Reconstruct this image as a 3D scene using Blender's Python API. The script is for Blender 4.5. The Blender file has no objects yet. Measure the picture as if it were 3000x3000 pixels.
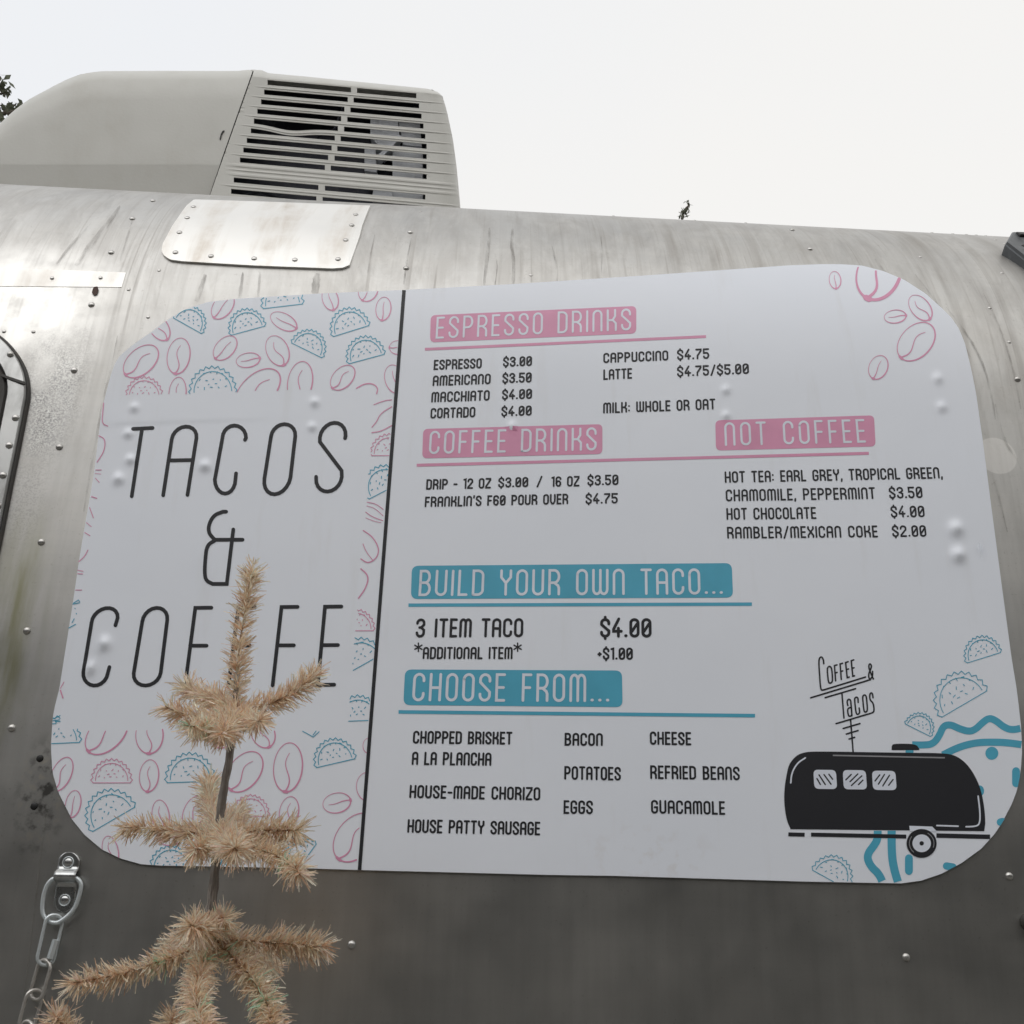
import bpy, bmesh, math, random
import numpy as np
from mathutils import Vector, Matrix
random.seed(7)
RND = random.Random(11)
scene = bpy.context.scene
COL = scene.collection

# ------------------------------------------------------------------ camera
F_PX, PITCH, YAW, ROLL = 3100.0, math.radians(19.0), math.radians(2.0), math.radians(1.81)
CAM = np.array([0.0, -1.35, 1.5])
_f = np.array([math.sin(YAW) * math.cos(PITCH), math.cos(YAW) * math.cos(PITCH), math.sin(PITCH)])
_r0 = np.array([math.cos(YAW), -math.sin(YAW), 0.0])
_u0 = np.cross(_r0, _f)
_r = math.cos(ROLL) * _r0 + math.sin(ROLL) * _u0
_u = -math.sin(ROLL) * _r0 + math.cos(ROLL) * _u0
cd = bpy.data.cameras.new("camera")
cam = bpy.data.objects.new("camera", cd)
COL.objects.link(cam)
cam.matrix_world = Matrix(((_r[0], _u[0], -_f[0], CAM[0]), (_r[1], _u[1], -_f[1], CAM[1]),
                           (_r[2], _u[2], -_f[2], CAM[2]), (0, 0, 0, 1)))
cd.sensor_width = 36.0
cd.lens = 36.0 * F_PX / 3000.0
cd.clip_start, cd.clip_end = 0.02, 900.0
scene.camera = cam

# ------------------------------------------------------------------ sky, sun, exposure
SUN_EL, SUN_AZ = math.radians(40), math.radians(203)      # azimuth clockwise from +y: behind the camera, a little left
world = bpy.data.worlds.new("World")
scene.world = world
world.use_nodes = True
wn, wl = world.node_tree.nodes, world.node_tree.links
for n in list(wn): wn.remove(n)
wo = wn.new("ShaderNodeOutputWorld")
bg = wn.new("ShaderNodeBackground"); bg.inputs["Strength"].default_value = 0.102
sky = wn.new("ShaderNodeTexSky"); sky.sky_type = 'NISHITA'; sky.sun_disc = False
sky.sun_elevation, sky.sun_rotation = SUN_EL, SUN_AZ
sky.dust_density, sky.air_density = 4.0, 1.0
hs = wn.new("ShaderNodeHueSaturation"); hs.inputs["Saturation"].default_value = 0.45
wl.new(sky.outputs[0], hs.inputs["Color"])
tc = wn.new("ShaderNodeTexCoord")
wnz = wn.new("ShaderNodeTexNoise"); wnz.inputs["Scale"].default_value = 1.3; wnz.inputs["Detail"].default_value = 3
wl.new(tc.outputs["Generated"], wnz.inputs["Vector"])
sx0 = wn.new("ShaderNodeSeparateXYZ"); wl.new(tc.outputs["Generated"], sx0.inputs[0])
sm0 = wn.new("ShaderNodeMath"); sm0.operation = 'MULTIPLY_ADD'; sm0.inputs[1].default_value = .4; wl.new(sx0.outputs["X"], sm0.inputs[0]); wl.new(wnz.outputs["Fac"], sm0.inputs[2])
wr = wn.new("ShaderNodeValToRGB")
wr.color_ramp.elements[0].position, wr.color_ramp.elements[1].position = 0.3, 0.7
wr.color_ramp.elements[0].color = (8.35, 8.5, 8.75, 1); wr.color_ramp.elements[1].color = (8.85, 8.75, 8.55, 1)
wl.new(sm0.outputs[0], wr.inputs["Fac"])
mx = wn.new("ShaderNodeMix"); mx.data_type = 'RGBA'; mx.inputs["Factor"].default_value = 0.93
wl.new(hs.outputs[0], mx.inputs["A"]); wl.new(wr.outputs[0], mx.inputs["B"])
# the haze is thinner overhead and glows round the hidden sun
sepw = wn.new("ShaderNodeSeparateXYZ"); wl.new(tc.outputs["Generated"], sepw.inputs[0])
zr = wn.new("ShaderNodeMapRange"); zr.interpolation_type = 'SMOOTHSTEP'
zr.inputs[1].default_value, zr.inputs[2].default_value, zr.inputs[3].default_value, zr.inputs[4].default_value = .925, 1.0, 1.0, .66
wl.new(sepw.outputs["Z"], zr.inputs[0])
dt = wn.new("ShaderNodeVectorMath"); dt.operation = 'DOT_PRODUCT'; wl.new(tc.outputs["Generated"], dt.inputs[0])
dt.inputs[1].default_value = (math.sin(SUN_AZ) * math.cos(SUN_EL), math.cos(SUN_AZ) * math.cos(SUN_EL), math.sin(SUN_EL))
gr = wn.new("ShaderNodeMapRange"); gr.interpolation_type = 'SMOOTHSTEP'
gr.inputs[1].default_value, gr.inputs[2].default_value, gr.inputs[3].default_value, gr.inputs[4].default_value = .55, 1.0, 1.0, 1.04
wl.new(dt.outputs["Value"], gr.inputs[0])
mm1 = wn.new("ShaderNodeMath"); mm1.operation = 'MULTIPLY'; wl.new(zr.outputs[0], mm1.inputs[0]); wl.new(gr.outputs[0], mm1.inputs[1])
vs = wn.new("ShaderNodeVectorMath"); vs.operation = 'SCALE'; wl.new(mx.outputs["Result"], vs.inputs[0]); wl.new(mm1.outputs[0], vs.inputs["Scale"])
wl.new(vs.outputs[0], bg.inputs["Color"]); wl.new(bg.outputs[0], wo.inputs["Surface"])
sd = bpy.data.lights.new("sun", 'SUN'); sd.energy = 1.5; sd.angle = math.radians(80); sd.color = (1.0, 0.975, 0.94)
sun = bpy.data.objects.new("sun", sd); COL.objects.link(sun)
_sv = Vector((math.sin(SUN_AZ) * math.cos(SUN_EL), math.cos(SUN_AZ) * math.cos(SUN_EL), math.sin(SUN_EL)))
sun.rotation_euler = _sv.to_track_quat('Z', 'Y').to_euler()
scene.view_settings.view_transform = 'Standard'
scene.view_settings.look = 'None'
scene.view_settings.exposure = 0.1
scene.view_settings.gamma = 1.0

# ------------------------------------------------------------------ helpers
def rays(px, py):
    px = np.asarray(px, float); py = np.asarray(py, float)
    a = (px - 1500.0) / F_PX; b = (1500.0 - py) / F_PX
    return _f[None, :] + a[:, None] * _r[None, :] + b[:, None] * _u[None, :]

def at_plane(px, py, yplane):
    """points on the plane y = yplane seen at the given place"""
    px, py, yplane = np.broadcast_arrays(np.asarray(px, float), np.asarray(py, float), np.asarray(yplane, float))
    d = rays(px.ravel(), py.ravel())
    t = (yplane.ravel() - CAM[1]) / d[:, 1]
    return CAM + d * t[:, None]

def pt(px, py, y):
    return Vector(at_plane([px], [py], [y])[0])

# trailer cross-section (y depth, z height), lower sill to roof crest
def build_profile():
    P = [(0.16, 0.42), (0.05, 0.47), (0.0, 0.56)]
    y, z, phi = 0.0, 0.56, 0.0
    N = [0.9, 0.3, 0.05]
    ds = 0.012
    while y < 1.10:
        if z < 1.35: k = 0.0
        elif z < 2.15: k = 0.10
        elif z < 2.32: k = 0.10 + (z - 2.15) / 0.17 * 1.75
        elif phi < math.radians(62): k = 1.85
        else: k = 0.62
        phi = min(phi + k * ds, math.radians(90))
        y += math.sin(phi) * ds; z += math.cos(phi) * ds
        P.append((y, z)); N.append(phi)
    return np.array(P), np.array(N)
PROF, PHI = build_profile()
HALF_W = PROF[-1, 0]
_py, _pz = PROF[:, 0] - CAM[1], PROF[:, 1] - CAM[2]
_th, _rr = np.arctan2(_pz, _py), np.hypot(_pz, _py)
_i1 = 2
_i2 = int(np.argmax(_th))
TH, RR, PH = _th[_i1:_i2 + 1], _rr[_i1:_i2 + 1], PHI[_i1:_i2 + 1]

def on_wall(px, py, off=0.0):
    """points on the trailer's skin (first hit of the sight line), lifted by off along the normal"""
    d = rays(np.atleast_1d(px), np.atleast_1d(py))
    th = np.arctan2(d[:, 2], d[:, 1])
    th = np.clip(th, TH[0], TH[-1] - 1e-6)
    k = np.clip(np.searchsorted(TH, th) - 1, 0, len(TH) - 2)
    A = PROF[_i1 + k] - np.array([CAM[1], CAM[2]]); B = PROF[_i1 + k + 1] - np.array([CAM[1], CAM[2]])
    c, s = np.cos(th), np.sin(th)
    ca = A[:, 1] * c - A[:, 0] * s
    cb = B[:, 1] * c - B[:, 0] * s
    u = np.clip(ca / (ca - cb + 1e-15), 0, 1)
    H = A + (B - A) * u[:, None]
    t = np.hypot(H[:, 0], H[:, 1]) / np.hypot(d[:, 1], d[:, 2])
    P = np.stack([CAM[0] + d[:, 0] * t, CAM[1] + H[:, 0], CAM[2] + H[:, 1]], 1)
    ph = PHI[_i1 + k] + (PHI[_i1 + k + 1] - PHI[_i1 + k]) * u
    n = np.stack([np.zeros_like(ph), -np.cos(ph), np.sin(ph)], 1)
    return P + n * np.asarray(off, float).reshape(-1, 1) if np.ndim(off) else P + n * off

def wall_normal(px, py):
    a = on_wall([px], [py], 0.0)[0]; b = on_wall([px], [py], 1.0)[0]
    return Vector(b - a)

def empty(name, loc, label=None, cat=None, group=None):
    o = bpy.data.objects.new(name, None); COL.objects.link(o); o.location = loc
    o.empty_display_size = 0.1
    tag(o, label, cat, group)
    return o

def tag(o, label=None, cat=None, group=None, kind=None):
    if label: o["label"] = label
    if cat: o["category"] = cat
    if group: o["group"] = group
    if kind: o["kind"] = kind
    return o

def root_loc(o):
    L = Vector((0, 0, 0))
    while o is not None:
        L += o.location; o = o.parent
    return L

def mesh_obj(name, verts, faces, mats, parent=None, smooth=False, mat_idx=None, world_coords=True):
    me = bpy.data.meshes.new(name)
    off = root_loc(parent) if (parent is not None and world_coords) else Vector((0, 0, 0))
    me.from_pydata([(v[0] - off.x, v[1] - off.y, v[2] - off.z) for v in verts], [], faces)
    if not isinstance(mats, (list, tuple)): mats = [mats]
    for m in mats: me.materials.append(m)
    if mat_idx is not None: me.polygons.foreach_set("material_index", mat_idx)
    if smooth: me.polygons.foreach_set("use_smooth", [True] * len(me.polygons))
    me.update()
    o = bpy.data.objects.new(name, me); COL.objects.link(o)
    if parent is not None: o.parent = parent
    return o

def fix_normals(o):
    bm = bmesh.new(); bm.from_mesh(o.data)
    bmesh.ops.recalc_face_normals(bm, faces=bm.faces)
    bm.to_mesh(o.data); bm.free()
    return o

def weighted(o, angle=35):
    o.data.set_sharp_from_angle(angle=math.radians(angle))
    return o

class MB:
    """collects geometry for one mesh"""
    def __init__(s): s.v, s.f, s.m = [], [], []
    def add(s, V, Fc, mi=0):
        b = len(s.v)
        s.v.extend([tuple(p) for p in V])
        s.f.extend([tuple(i + b for i in f) for f in Fc]); s.m.extend([mi] * len(Fc))
    def build(s, name, mats, parent=None, smooth=False):
        return mesh_obj(name, s.v, s.f, mats, parent, smooth, s.m)
    def tube(s, pts, rad, seg=10, closed=False, mi=0, cap=True):
        pts = [Vector(p) for p in pts]; n = len(pts)
        rads = rad if isinstance(rad, (list, tuple)) else [rad] * n
        V = []; prev = None
        for i, p in enumerate(pts):
            a = pts[(i - 1) % n] if (closed or i > 0) else p
            b = pts[(i + 1) % n] if (closed or i < n - 1) else p
            t = (b - a).normalized()
            if prev is None:
                ref = Vector((0, 0, 1)) if abs(t.z) < 0.9 else Vector((1, 0, 0))
                u = t.cross(ref).normalized()
            else:
                u = (prev - t * prev.dot(t)).normalized()
            prev = u
            w = t.cross(u)
            for k in range(seg):
                a_ = 2 * math.pi * k / seg
                V.append(p + (u * math.cos(a_) + w * math.sin(a_)) * rads[i])
        Fc = []
        for i in range(n if closed else n - 1):
            j = (i + 1) % n
            for k in range(seg):
                k2 = (k + 1) % seg
                Fc.append((i * seg + k, i * seg + k2, j * seg + k2, j * seg + k))
        if cap and not closed:
            Fc.append(tuple(reversed(range(seg)))); Fc.append(tuple((n - 1) * seg + k for k in range(seg)))
        s.add(V, Fc, mi)

# ------------------------------------------------------------------ materials
def principled(name, color=(.5, .5, .5), rough=.5, metal=0.0, spec=.5):
    m = bpy.data.materials.new(name); m.use_nodes = True
    b = m.node_tree.nodes["Principled BSDF"]
    b.inputs["Base Color"].default_value = (*color, 1)
    b.inputs["Roughness"].default_value = rough
    b.inputs["Metallic"].default_value = metal
    b.inputs["Specular IOR Level"].default_value = spec
    return m, m.node_tree.nodes, m.node_tree.links, b

def nd(N, t, **kw):
    n = N.new(t)
    for k, v in kw.items():
        if k in n.inputs: n.inputs[k].default_value = v
        else: setattr(n, k, v)
    return n

def noise(N, L, vec, scale=5, detail=4, rough=.55, dist=0.0):
    n = N.new("ShaderNodeTexNoise")
    n.inputs["Scale"].default_value = scale; n.inputs["Detail"].default_value = detail
    n.inputs["Roughness"].default_value = rough; n.inputs["Distortion"].default_value = dist
    if vec is not None: L.new(vec, n.inputs["Vector"])
    return n.outputs["Fac"]

def remap(N, L, v, a, b, c=0.0, d=1.0):
    n = N.new("ShaderNodeMapRange"); n.inputs[1].default_value = a; n.inputs[2].default_value = b
    n.inputs[3].default_value = c; n.inputs[4].default_value = d
    L.new(v, n.inputs[0]); return n.outputs[0]

def math_n(N, L, op, a, b):
    n = N.new("ShaderNodeMath"); n.operation = op
    for i, x in enumerate((a, b)):
        if isinstance(x, (int, float)): n.inputs[i].default_value = x
        else: L.new(x, n.inputs[i])
    return n.outputs[0]

def mixc(N, L, f, a, b):
    n = N.new("ShaderNodeMix"); n.data_type = 'RGBA'
    if isinstance(f, (int, float)): n.inputs["Factor"].default_value = f
    else: L.new(f, n.inputs["Factor"])
    for k, x in (("A", a), ("B", b)):
        if isinstance(x, tuple): n.inputs[k].default_value = (*x, 1)
        else: L.new(x, n.inputs[k])
    return n.outputs["Result"]

def scaled(N, L, vec, s):
    n = N.new("ShaderNodeMapping"); n.inputs["Scale"].default_value = s
    L.new(vec, n.inputs["Vector"]); return n.outputs[0]

def blob(N, L, vec, centre, rx, rz):
    """1 inside an ellipse-like patch of the wall, 0 outside (a stain with its own shape)"""
    n = N.new("ShaderNodeMapping"); n.vector_type = 'POINT'
    n.inputs["Scale"].default_value = (1 / rx, 1 / rz, 1 / rz)
    n.inputs["Location"].default_value = (-centre[0] / rx, -centre[1] / rz, -centre[2] / rz)
    L.new(vec, n.inputs["Vector"])
    v = N.new("ShaderNodeVectorMath"); v.operation = 'LENGTH'; L.new(n.outputs[0], v.inputs[0])
    return remap(N, L, v.outputs["Value"], 1.0, 0.35)

def sepz(N, L, p):
    n = N.new("ShaderNodeSeparateXYZ"); L.new(p, n.inputs[0]); return n.outputs["Z"]

def geo_pos(N):
    return N.new("ShaderNodeNewGeometry").outputs["Position"]

def make_aluminium():
    m, N, L, b = principled("weathered_aluminium", (.6, .6, .58), .4, .85)
    p = geo_pos(N)
    streak = noise(N, L, scaled(N, L, p, (38, 1.6, 1.6)), 1.0, 7, .62, .35)
    mask = noise(N, L, scaled(N, L, p, (3.2, 1.1, 1.1)), 1.0, 3, .5)
    s1 = math_n(N, L, 'MULTIPLY', remap(N, L, streak, .52, .80), remap(N, L, mask, .42, .62, .1, .8))
    fine = noise(N, L, scaled(N, L, p, (210, 4.0, 4.0)), 1.0, 5, .6, .5)
    s2 = math_n(N, L, 'MULTIPLY', remap(N, L, fine, .54, .78), remap(N, L, mask, .35, .7, .15, .7))
    run = noise(N, L, scaled(N, L, p, (70, 0.9, 0.9)), 1.0, 2, .4, 1.0)
    s3 = math_n(N, L, 'MULTIPLY', remap(N, L, run, .68, .74), .35)
    # runs start at the roof and fade out down the wall
    sep = N.new("ShaderNodeSeparateXYZ"); L.new(p, sep.inputs[0])
    z = sep.outputs["Z"]
    up = remap(N, L, z, 1.75, 2.35, .06, 1.0)
    st = math_n(N, L, 'MAXIMUM', math_n(N, L, 'MAXIMUM', s1, s2), s3)
    st = math_n(N, L, 'MULTIPLY', st, up)
    blot = noise(N, L, p, 9.0, 6, .6)
    tint = mixc(N, L, remap(N, L, blot, .3, .7), (.50, .496, .482), (.545, .533, .508))
    brushed = noise(N, L, scaled(N, L, p, (2.0, 90, 90)), 1.0, 4, .7)
    tint = mixc(N, L, remap(N, L, brushed, .35, .75, 0, .22), tint, (.42, .42, .415))
    mott = noise(N, L, scaled(N, L, p, (26, 9, 9)), 1.0, 6, .65, .6)
    tint = mixc(N, L, math_n(N, L, 'MULTIPLY', remap(N, L, mott, .42, .62, 0, 1), remap(N, L, sepz(N, L, p), 1.7, 2.35, .14, .44)), tint, (.36, .345, .325))
    smud = noise(N, L, scaled(N, L, p, (14, 4, 4)), 1.0, 7, .7, .8)
    tint = mixc(N, L, math_n(N, L, 'MULTIPLY', remap(N, L, smud, .55, .72, 0, 1), remap(N, L, sepz(N, L, p), 1.7, 2.35, .08, .36)), tint, (.27, .262, .25))
    vert = noise(N, L, scaled(N, L, p, (55, 1.5, 1.5)), 1.0, 5, .6)
    tint = mixc(N, L, remap(N, L, vert, .40, .65, 0, .22), tint, (.36, .35, .335))
    speck = noise(N, L, p, 260.0, 2, .5)
    tint = mixc(N, L, remap(N, L, speck, .66, .74, 0, .35), tint, (.30, .28, .26))
    c = mixc(N, L, math_n(N, L, 'MULTIPLY', st, .75), tint, (.23, .205, .175))
    # pitted corrosion beside the window
    w0 = on_wall([120], [1130])[0]
    pit = noise(N, L, p, 420.0, 2, .5)
    reg = blob(N, L, p, w0, .075, .17)
    regn = math_n(N, L, 'MULTIPLY', reg, remap(N, L, noise(N, L, p, 22, 4), .35, .6))
    c = mixc(N, L, math_n(N, L, 'MULTIPLY', regn, remap(N, L, pit, .50, .58, 0, .75)), c, (.20, .20, .205))
    c = mixc(N, L, math_n(N, L, 'MULTIPLY', regn, remap(N, L, pit, .42, .36, 0, .4)), c, (.80, .84, .80))
    # brighter patch of skin above the window
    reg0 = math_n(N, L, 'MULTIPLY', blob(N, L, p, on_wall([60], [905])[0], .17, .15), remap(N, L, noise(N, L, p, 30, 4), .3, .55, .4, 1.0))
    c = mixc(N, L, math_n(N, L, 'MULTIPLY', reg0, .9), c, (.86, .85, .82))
    # second pitted band lower down beside the window
    reg2 = blob(N, L, p, on_wall([75], [1470])[0], .035, .085)
    c = mixc(N, L, math_n(N, L, 'MULTIPLY', reg2, remap(N, L, pit, .5, .58, 0, .6)), c, (.36, .35, .34))
    # green algae by the window's lower corner
    reg3 = math_n(N, L, 'MULTIPLY', blob(N, L, p, on_wall([10], [1900])[0], .055, .22), remap(N, L, noise(N, L, scaled(N, L, p, (40, 6, 6)), 1, 5), .35, .65))
    c = mixc(N, L, math_n(N, L, 'MULTIPLY', reg3, .75), c, (.25, .245, .13))
    # glue residue where an older plate sat at the menu's left edge
    reg4 = blob(N, L, p, on_wall([125], [2330])[0], .038, .085)
    gn = noise(N, L, p, 60, 5)
    c = mixc(N, L, math_n(N, L, 'MULTIPLY', reg4, remap(N, L, gn, .50, .62, 0, .8)), c, (.07, .065, .06))
    c = mixc(N, L, math_n(N, L, 'MULTIPLY', reg4, remap(N, L, gn, .45, .38, 0, .6)), c, (.62, .58, .50))
    # pale round mark beside the menu's right edge
    reg5 = blob(N, L, p, on_wall([2920], [1335])[0], .030, .030)
    reg5 = remap(N, L, reg5, .02, .1)
    c = mixc(N, L, math_n(N, L, 'MULTIPLY', reg5, .30), c, (.85, .83, .80))
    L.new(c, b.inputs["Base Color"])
    r = remap(N, L, blot, .3, .7, .45, .54)
    # the roof is more oxidised than the wall below, which gets wiped
    r = math_n(N, L, 'MULTIPLY', r, remap(N, L, z, 1.5, 2.05, .76, 1.0))
    r = math_n(N, L, 'ADD', r, math_n(N, L, 'MULTIPLY', st, .2))
    L.new(r, b.inputs["Roughness"])
    met = math_n(N, L, 'SUBTRACT', .97, math_n(N, L, 'MULTIPLY', st, .45))
    L.new(met, b.inputs["Metallic"])
    wav = noise(N, L, scaled(N, L, p, (1, 1, 1)), 3.2, 2, .5)
    fn = noise(N, L, p, 240.0, 3, .6)
    h = math_n(N, L, 'ADD', math_n(N, L, 'MULTIPLY', wav, .45), math_n(N, L, 'MULTIPLY', fn, .006))
    bp = nd(N, "ShaderNodeBump"); bp.inputs["Strength"].default_value = .5; bp.inputs["Distance"].default_value = .012
    L.new(h, bp.inputs["Height"]); L.new(bp.outputs[0], b.inputs["Normal"])
    return m

M_ALU = make_aluminium()

def dirty(name, color, rough, metal, dirt, scale=(30, 3, 3), amt=.5, lo=.5, hi=.72, bump=0.0):
    m, N, L, b = principled(name, color, rough, metal)
    p = geo_pos(N)
    n1 = noise(N, L, scaled(N, L, p, scale), 1.0, 6, .6, .3)
    n2 = noise(N, L, p, 14, 5, .6)
    f = math_n(N, L, 'MULTIPLY', remap(N, L, n1, lo, hi), remap(N, L, n2, .35, .65))
    L.new(mixc(N, L, math_n(N, L, 'MULTIPLY', f, amt), color, dirt), b.inputs["Base Color"])
    L.new(remap(N, L, n2, .3, .7, rough * .85, min(1, rough * 1.2)), b.inputs["Roughness"])
    if bump:
        bp = nd(N, "ShaderNodeBump"); bp.inputs["Strength"].default_value = bump; bp.inputs["Distance"].default_value = .002
        L.new(noise(N, L, p, 150, 4), bp.inputs["Height"]); L.new(bp.outputs[0], b.inputs["Normal"])
    return m

M_PATCH = dirty("bright_patch_metal", (.88, .87, .84), .42, .45, (.50, .42, .33), (22, 2.5, 2.5), .75, .47, .72)
M_RIVET = dirty("rivet_metal", (.50, .49, .47), .34, .9, (.2, .19, .17), (60, 60, 60), .7)
M_PLASTIC = dirty("beige_plastic_shroud", (.56, .555, .52), .5, 0, (.42, .39, .33), (10, 6, 4), .45, .45, .8, .15)
M_SEAM = principled("dark_gap", (.03, .03, .032), .7)[0]
M_COIL = dirty("dark_coil_fins", (.02, .021, .034), .5, .3, (.08, .08, .09), (90, 90, 90), .6)
M_MOTOR = dirty("grey_motor_metal", (.62, .64, .68), .5, .1, (.25, .25, .27), (50, 50, 20), .5)
M_RUBBER = dirty("black_rubber", (.050, .047, .043), .6, 0, (.12, .10, .08), (40, 40, 40), .6)
M_FRAME = dirty("window_frame_aluminium", (.50, .505, .50), .40, .85, (.13, .125, .115), (30, 10, 10), .8, .42, .66)
M_GLASS = principled("dark_window_pane", (.012, .014, .016), .08)[0]
M_ZINC = dirty("zinc_plated_steel", (.66, .71, .73), .38, .55, (.25, .25, .24), (70, 70, 70), .5)
M_CHAIN = dirty("dull_chain_steel", (.52, .50, .47), .34, .66, (.16, .13, .1), (80, 80, 80), .7)
M_STRAP = dirty("strap_steel", (.50, .51, .51), .28, .95, (.15, .14, .13), (80, 80, 80), .6)
M_CAST = dirty("dark_grey_casting", (.10, .108, .115), .45, .3, (.28, .29, .29), (50, 50, 50), .6)
M_HOLE = principled("dark_screw", (.02, .02, .02), .5, .4)[0]
M_TYRE = principled("tyre_rubber", (.025, .025, .026), .85)[0]

def make_vinyl():
    m, N, L, b = principled("white_vinyl", (.82, .84, .89), .42)
    p = geo_pos(N)
    n1 = noise(N, L, p, 3.0, 5, .55)
    n2 = noise(N, L, scaled(N, L, p, (30, 4, 4)), 1.0, 5, .6)
    c = mixc(N, L, remap(N, L, n1, .3, .7), (.79, .825, .895), (.82, .85, .915))
    c = mixc(N, L, remap(N, L, n2, .58, .8, 0, .25), c, (.62, .61, .60))
    # light scuffs low on the menu
    sc = math_n(N, L, 'MULTIPLY', blob(N, L, p, on_wall([1900], [2510])[0], .10, .05), remap(N, L, noise(N, L, p, 45, 4), .52, .66))
    c = mixc(N, L, math_n(N, L, 'MULTIPLY', sc, .3), c, (.62, .58, .56))
    L.new(c, b.inputs["Base Color"])
    bp = nd(N, "ShaderNodeBump"); bp.inputs["Strength"].default_value = .25; bp.inputs["Distance"].default_value = .004
    L.new(noise(N, L, p, 7, 3), bp.inputs["Height"]); L.new(bp.outputs[0], b.inputs["Normal"])
    return m
M_VINYL = make_vinyl()

def ink(name, c, rough=.42):
    m, N, L, b = principled(name, c, rough)
    p = geo_pos(N)
    n = noise(N, L, p, 20, 4)
    L.new(mixc(N, L, remap(N, L, n, .3, .7), tuple(x * .93 for x in c), tuple(min(1, x * 1.05) for x in c)), b.inputs["Base Color"])
    return m
M_PINK = ink("pink_ink", (.70, .30, .46))
M_TEAL = ink("teal_ink", (.085, .40, .56))
M_BLACK = ink("black_ink", (.009, .0095, .014), .6)
M_WHITEINK = ink("white_lettering", (.74, .78, .87))
M_GREYINK = ink("grey_highlight_ink", (.30, .30, .32))

# ------------------------------------------------------------------ ground
def make_ground():
    m, N, L, b = principled("gravel_ground", (.1, .095, .085), .9)
    p = geo_pos(N)
    c = mixc(N, L, remap(N, L, noise(N, L, p, 60, 6, .7), .3, .7), (.13, .126, .118), (.29, .28, .26))
    c = mixc(N, L, remap(N, L, noise(N, L, p, .6, 4), .35, .65, 0, .6), c, (.20, .19, .165))
    L.new(c, b.inputs["Base Color"])
    bp = nd(N, "ShaderNodeBump"); bp.inputs["Strength"].default_value = .6; bp.inputs["Distance"].default_value = .02
    L.new(noise(N, L, p, 70, 5), bp.inputs["Height"]); L.new(bp.outputs[0], b.inputs["Normal"])
    return m
M_GROUND = make_ground()
g = mesh_obj("ground", [(-300, -300, 0), (300, -300, 0), (300, 300, 0), (-300, 300, 0)], [(0, 1, 2, 3)], M_GROUND)
tag(g, "grey gravel ground of the yard", "ground", kind="structure")

# ------------------------------------------------------------------ trailer
TR = empty("food_trailer", (0, HALF_W, 0), "weathered riveted silver aluminium trailer with stained curved roof and side", "trailer")
def build_body():
    near = [(p[0], p[1]) for p in PROF]
    far = [(2 * HALF_W - p[0], p[1]) for p in PROF[::-1][1:]]
    ring = near + far
    n = len(ring)
    xs = []
    x0, x1, cap = -3.1, 2.35, .75
    for t in np.linspace(1, 0, 14)[:-1]: xs.append((x0 - cap * math.sin(t * math.pi / 2), t))
    for x in np.linspace(x0, x1, 70): xs.append((x, 0.0))
    for t in np.linspace(0, 1, 14)[1:]: xs.append((x1 + cap * math.sin(t * math.pi / 2), t))
    V, Fc = [], []
    yc, zc = HALF_W, 1.35
    for x, t in xs:
        s = max(.02, math.cos(t * math.pi / 2)) ** .55
        for (y, z) in ring: V.append((x, yc + (y - yc) * s, zc + (z - zc) * s))
    for i in range(len(xs) - 1):
        for k in range(n):
            k2 = (k + 1) % n
            Fc.append((i * n + k, (i + 1) * n + k, (i + 1) * n + k2, i * n + k2))
    Fc.append(tuple(range(n))); Fc.append(tuple(reversed(range((len(xs) - 1) * n, len(xs) * n))))
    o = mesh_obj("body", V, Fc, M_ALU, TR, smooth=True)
    fix_normals(o)
    return o
build_body()
for wx in (-.95, -.1):
    for wy in (.22, 2 * HALF_W - .22):
        w = MB()
        c = Vector((wx, wy, .34))
        prof = [(.17, -.09), (.31, -.10), (.34, -.06), (.34, .06), (.31, .10), (.17, .09)]
        V = []; sg = 32
        for k in range(sg):
            a = 2 * math.pi * k / sg
            for r_, d_ in prof: V.append((c.x + r_ * math.cos(a), c.y + d_, c.z + r_ * math.sin(a)))
        m_ = len(prof)
        Fc = [(k * m_ + j, k * m_ + (j + 1) % m_, ((k + 1) % sg) * m_ + (j + 1) % m_, ((k + 1) % sg) * m_ + j) for k in range(sg) for j in range(m_)]
        w.add(V, Fc)
        tyre = fix_normals(w.build("wheel", M_TYRE, TR, True))
        r_ = MB(); r_.tube([c + Vector((0, -.07, 0)), c + Vector((0, .07, 0))], .172, 24)
        r_.tube([c + Vector((0, -.3 if wy > HALF_W else -.0, 0)), c + Vector((0, .0 if wy > HALF_W else .3, 0))], .03, 10)
        r_.build("rim", M_STRAP, tyre)

# rivet and screw prototypes
def dome_mesh(name, r, h, mat, seg=14, rings=5, slot=False):
    V, Fc = [], []
    for i in range(rings):
        a = i / rings * math.pi / 2
        for k in range(seg):
            t = 2 * math.pi * k / seg
            V.append((r * math.cos(a) * math.cos(t), r * math.cos(a) * math.sin(t), h * math.sin(a)))
    V.append((0, 0, h))
    for i in range(rings - 1):
        for k in range(seg):
            k2 = (k + 1) % seg
            Fc.append((i * seg + k, i * seg + k2, (i + 1) * seg + k2, (i + 1) * seg + k))
    for k in range(seg): Fc.append(((rings - 1) * seg + k, (rings - 1) * seg + (k + 1) % seg, len(V) - 1))
    me = bpy.data.meshes.new(name); me.from_pydata(V, [], Fc); me.materials.append(mat)
    me.polygons.foreach_set("use_smooth", [True] * len(me.polygons)); me.update()
    return me
ME_RIVET = dome_mesh("rivet", .0048, .0030, M_RIVET)
ME_SMALL = dome_mesh("rivet", .0030, .0012, M_RIVET)
ME_FLAT = dome_mesh("rivet", .0046, .0022, M_RIVET)
ME_HOLE = dome_mesh("screw", .0045, .0016, M_HOLE)
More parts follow.
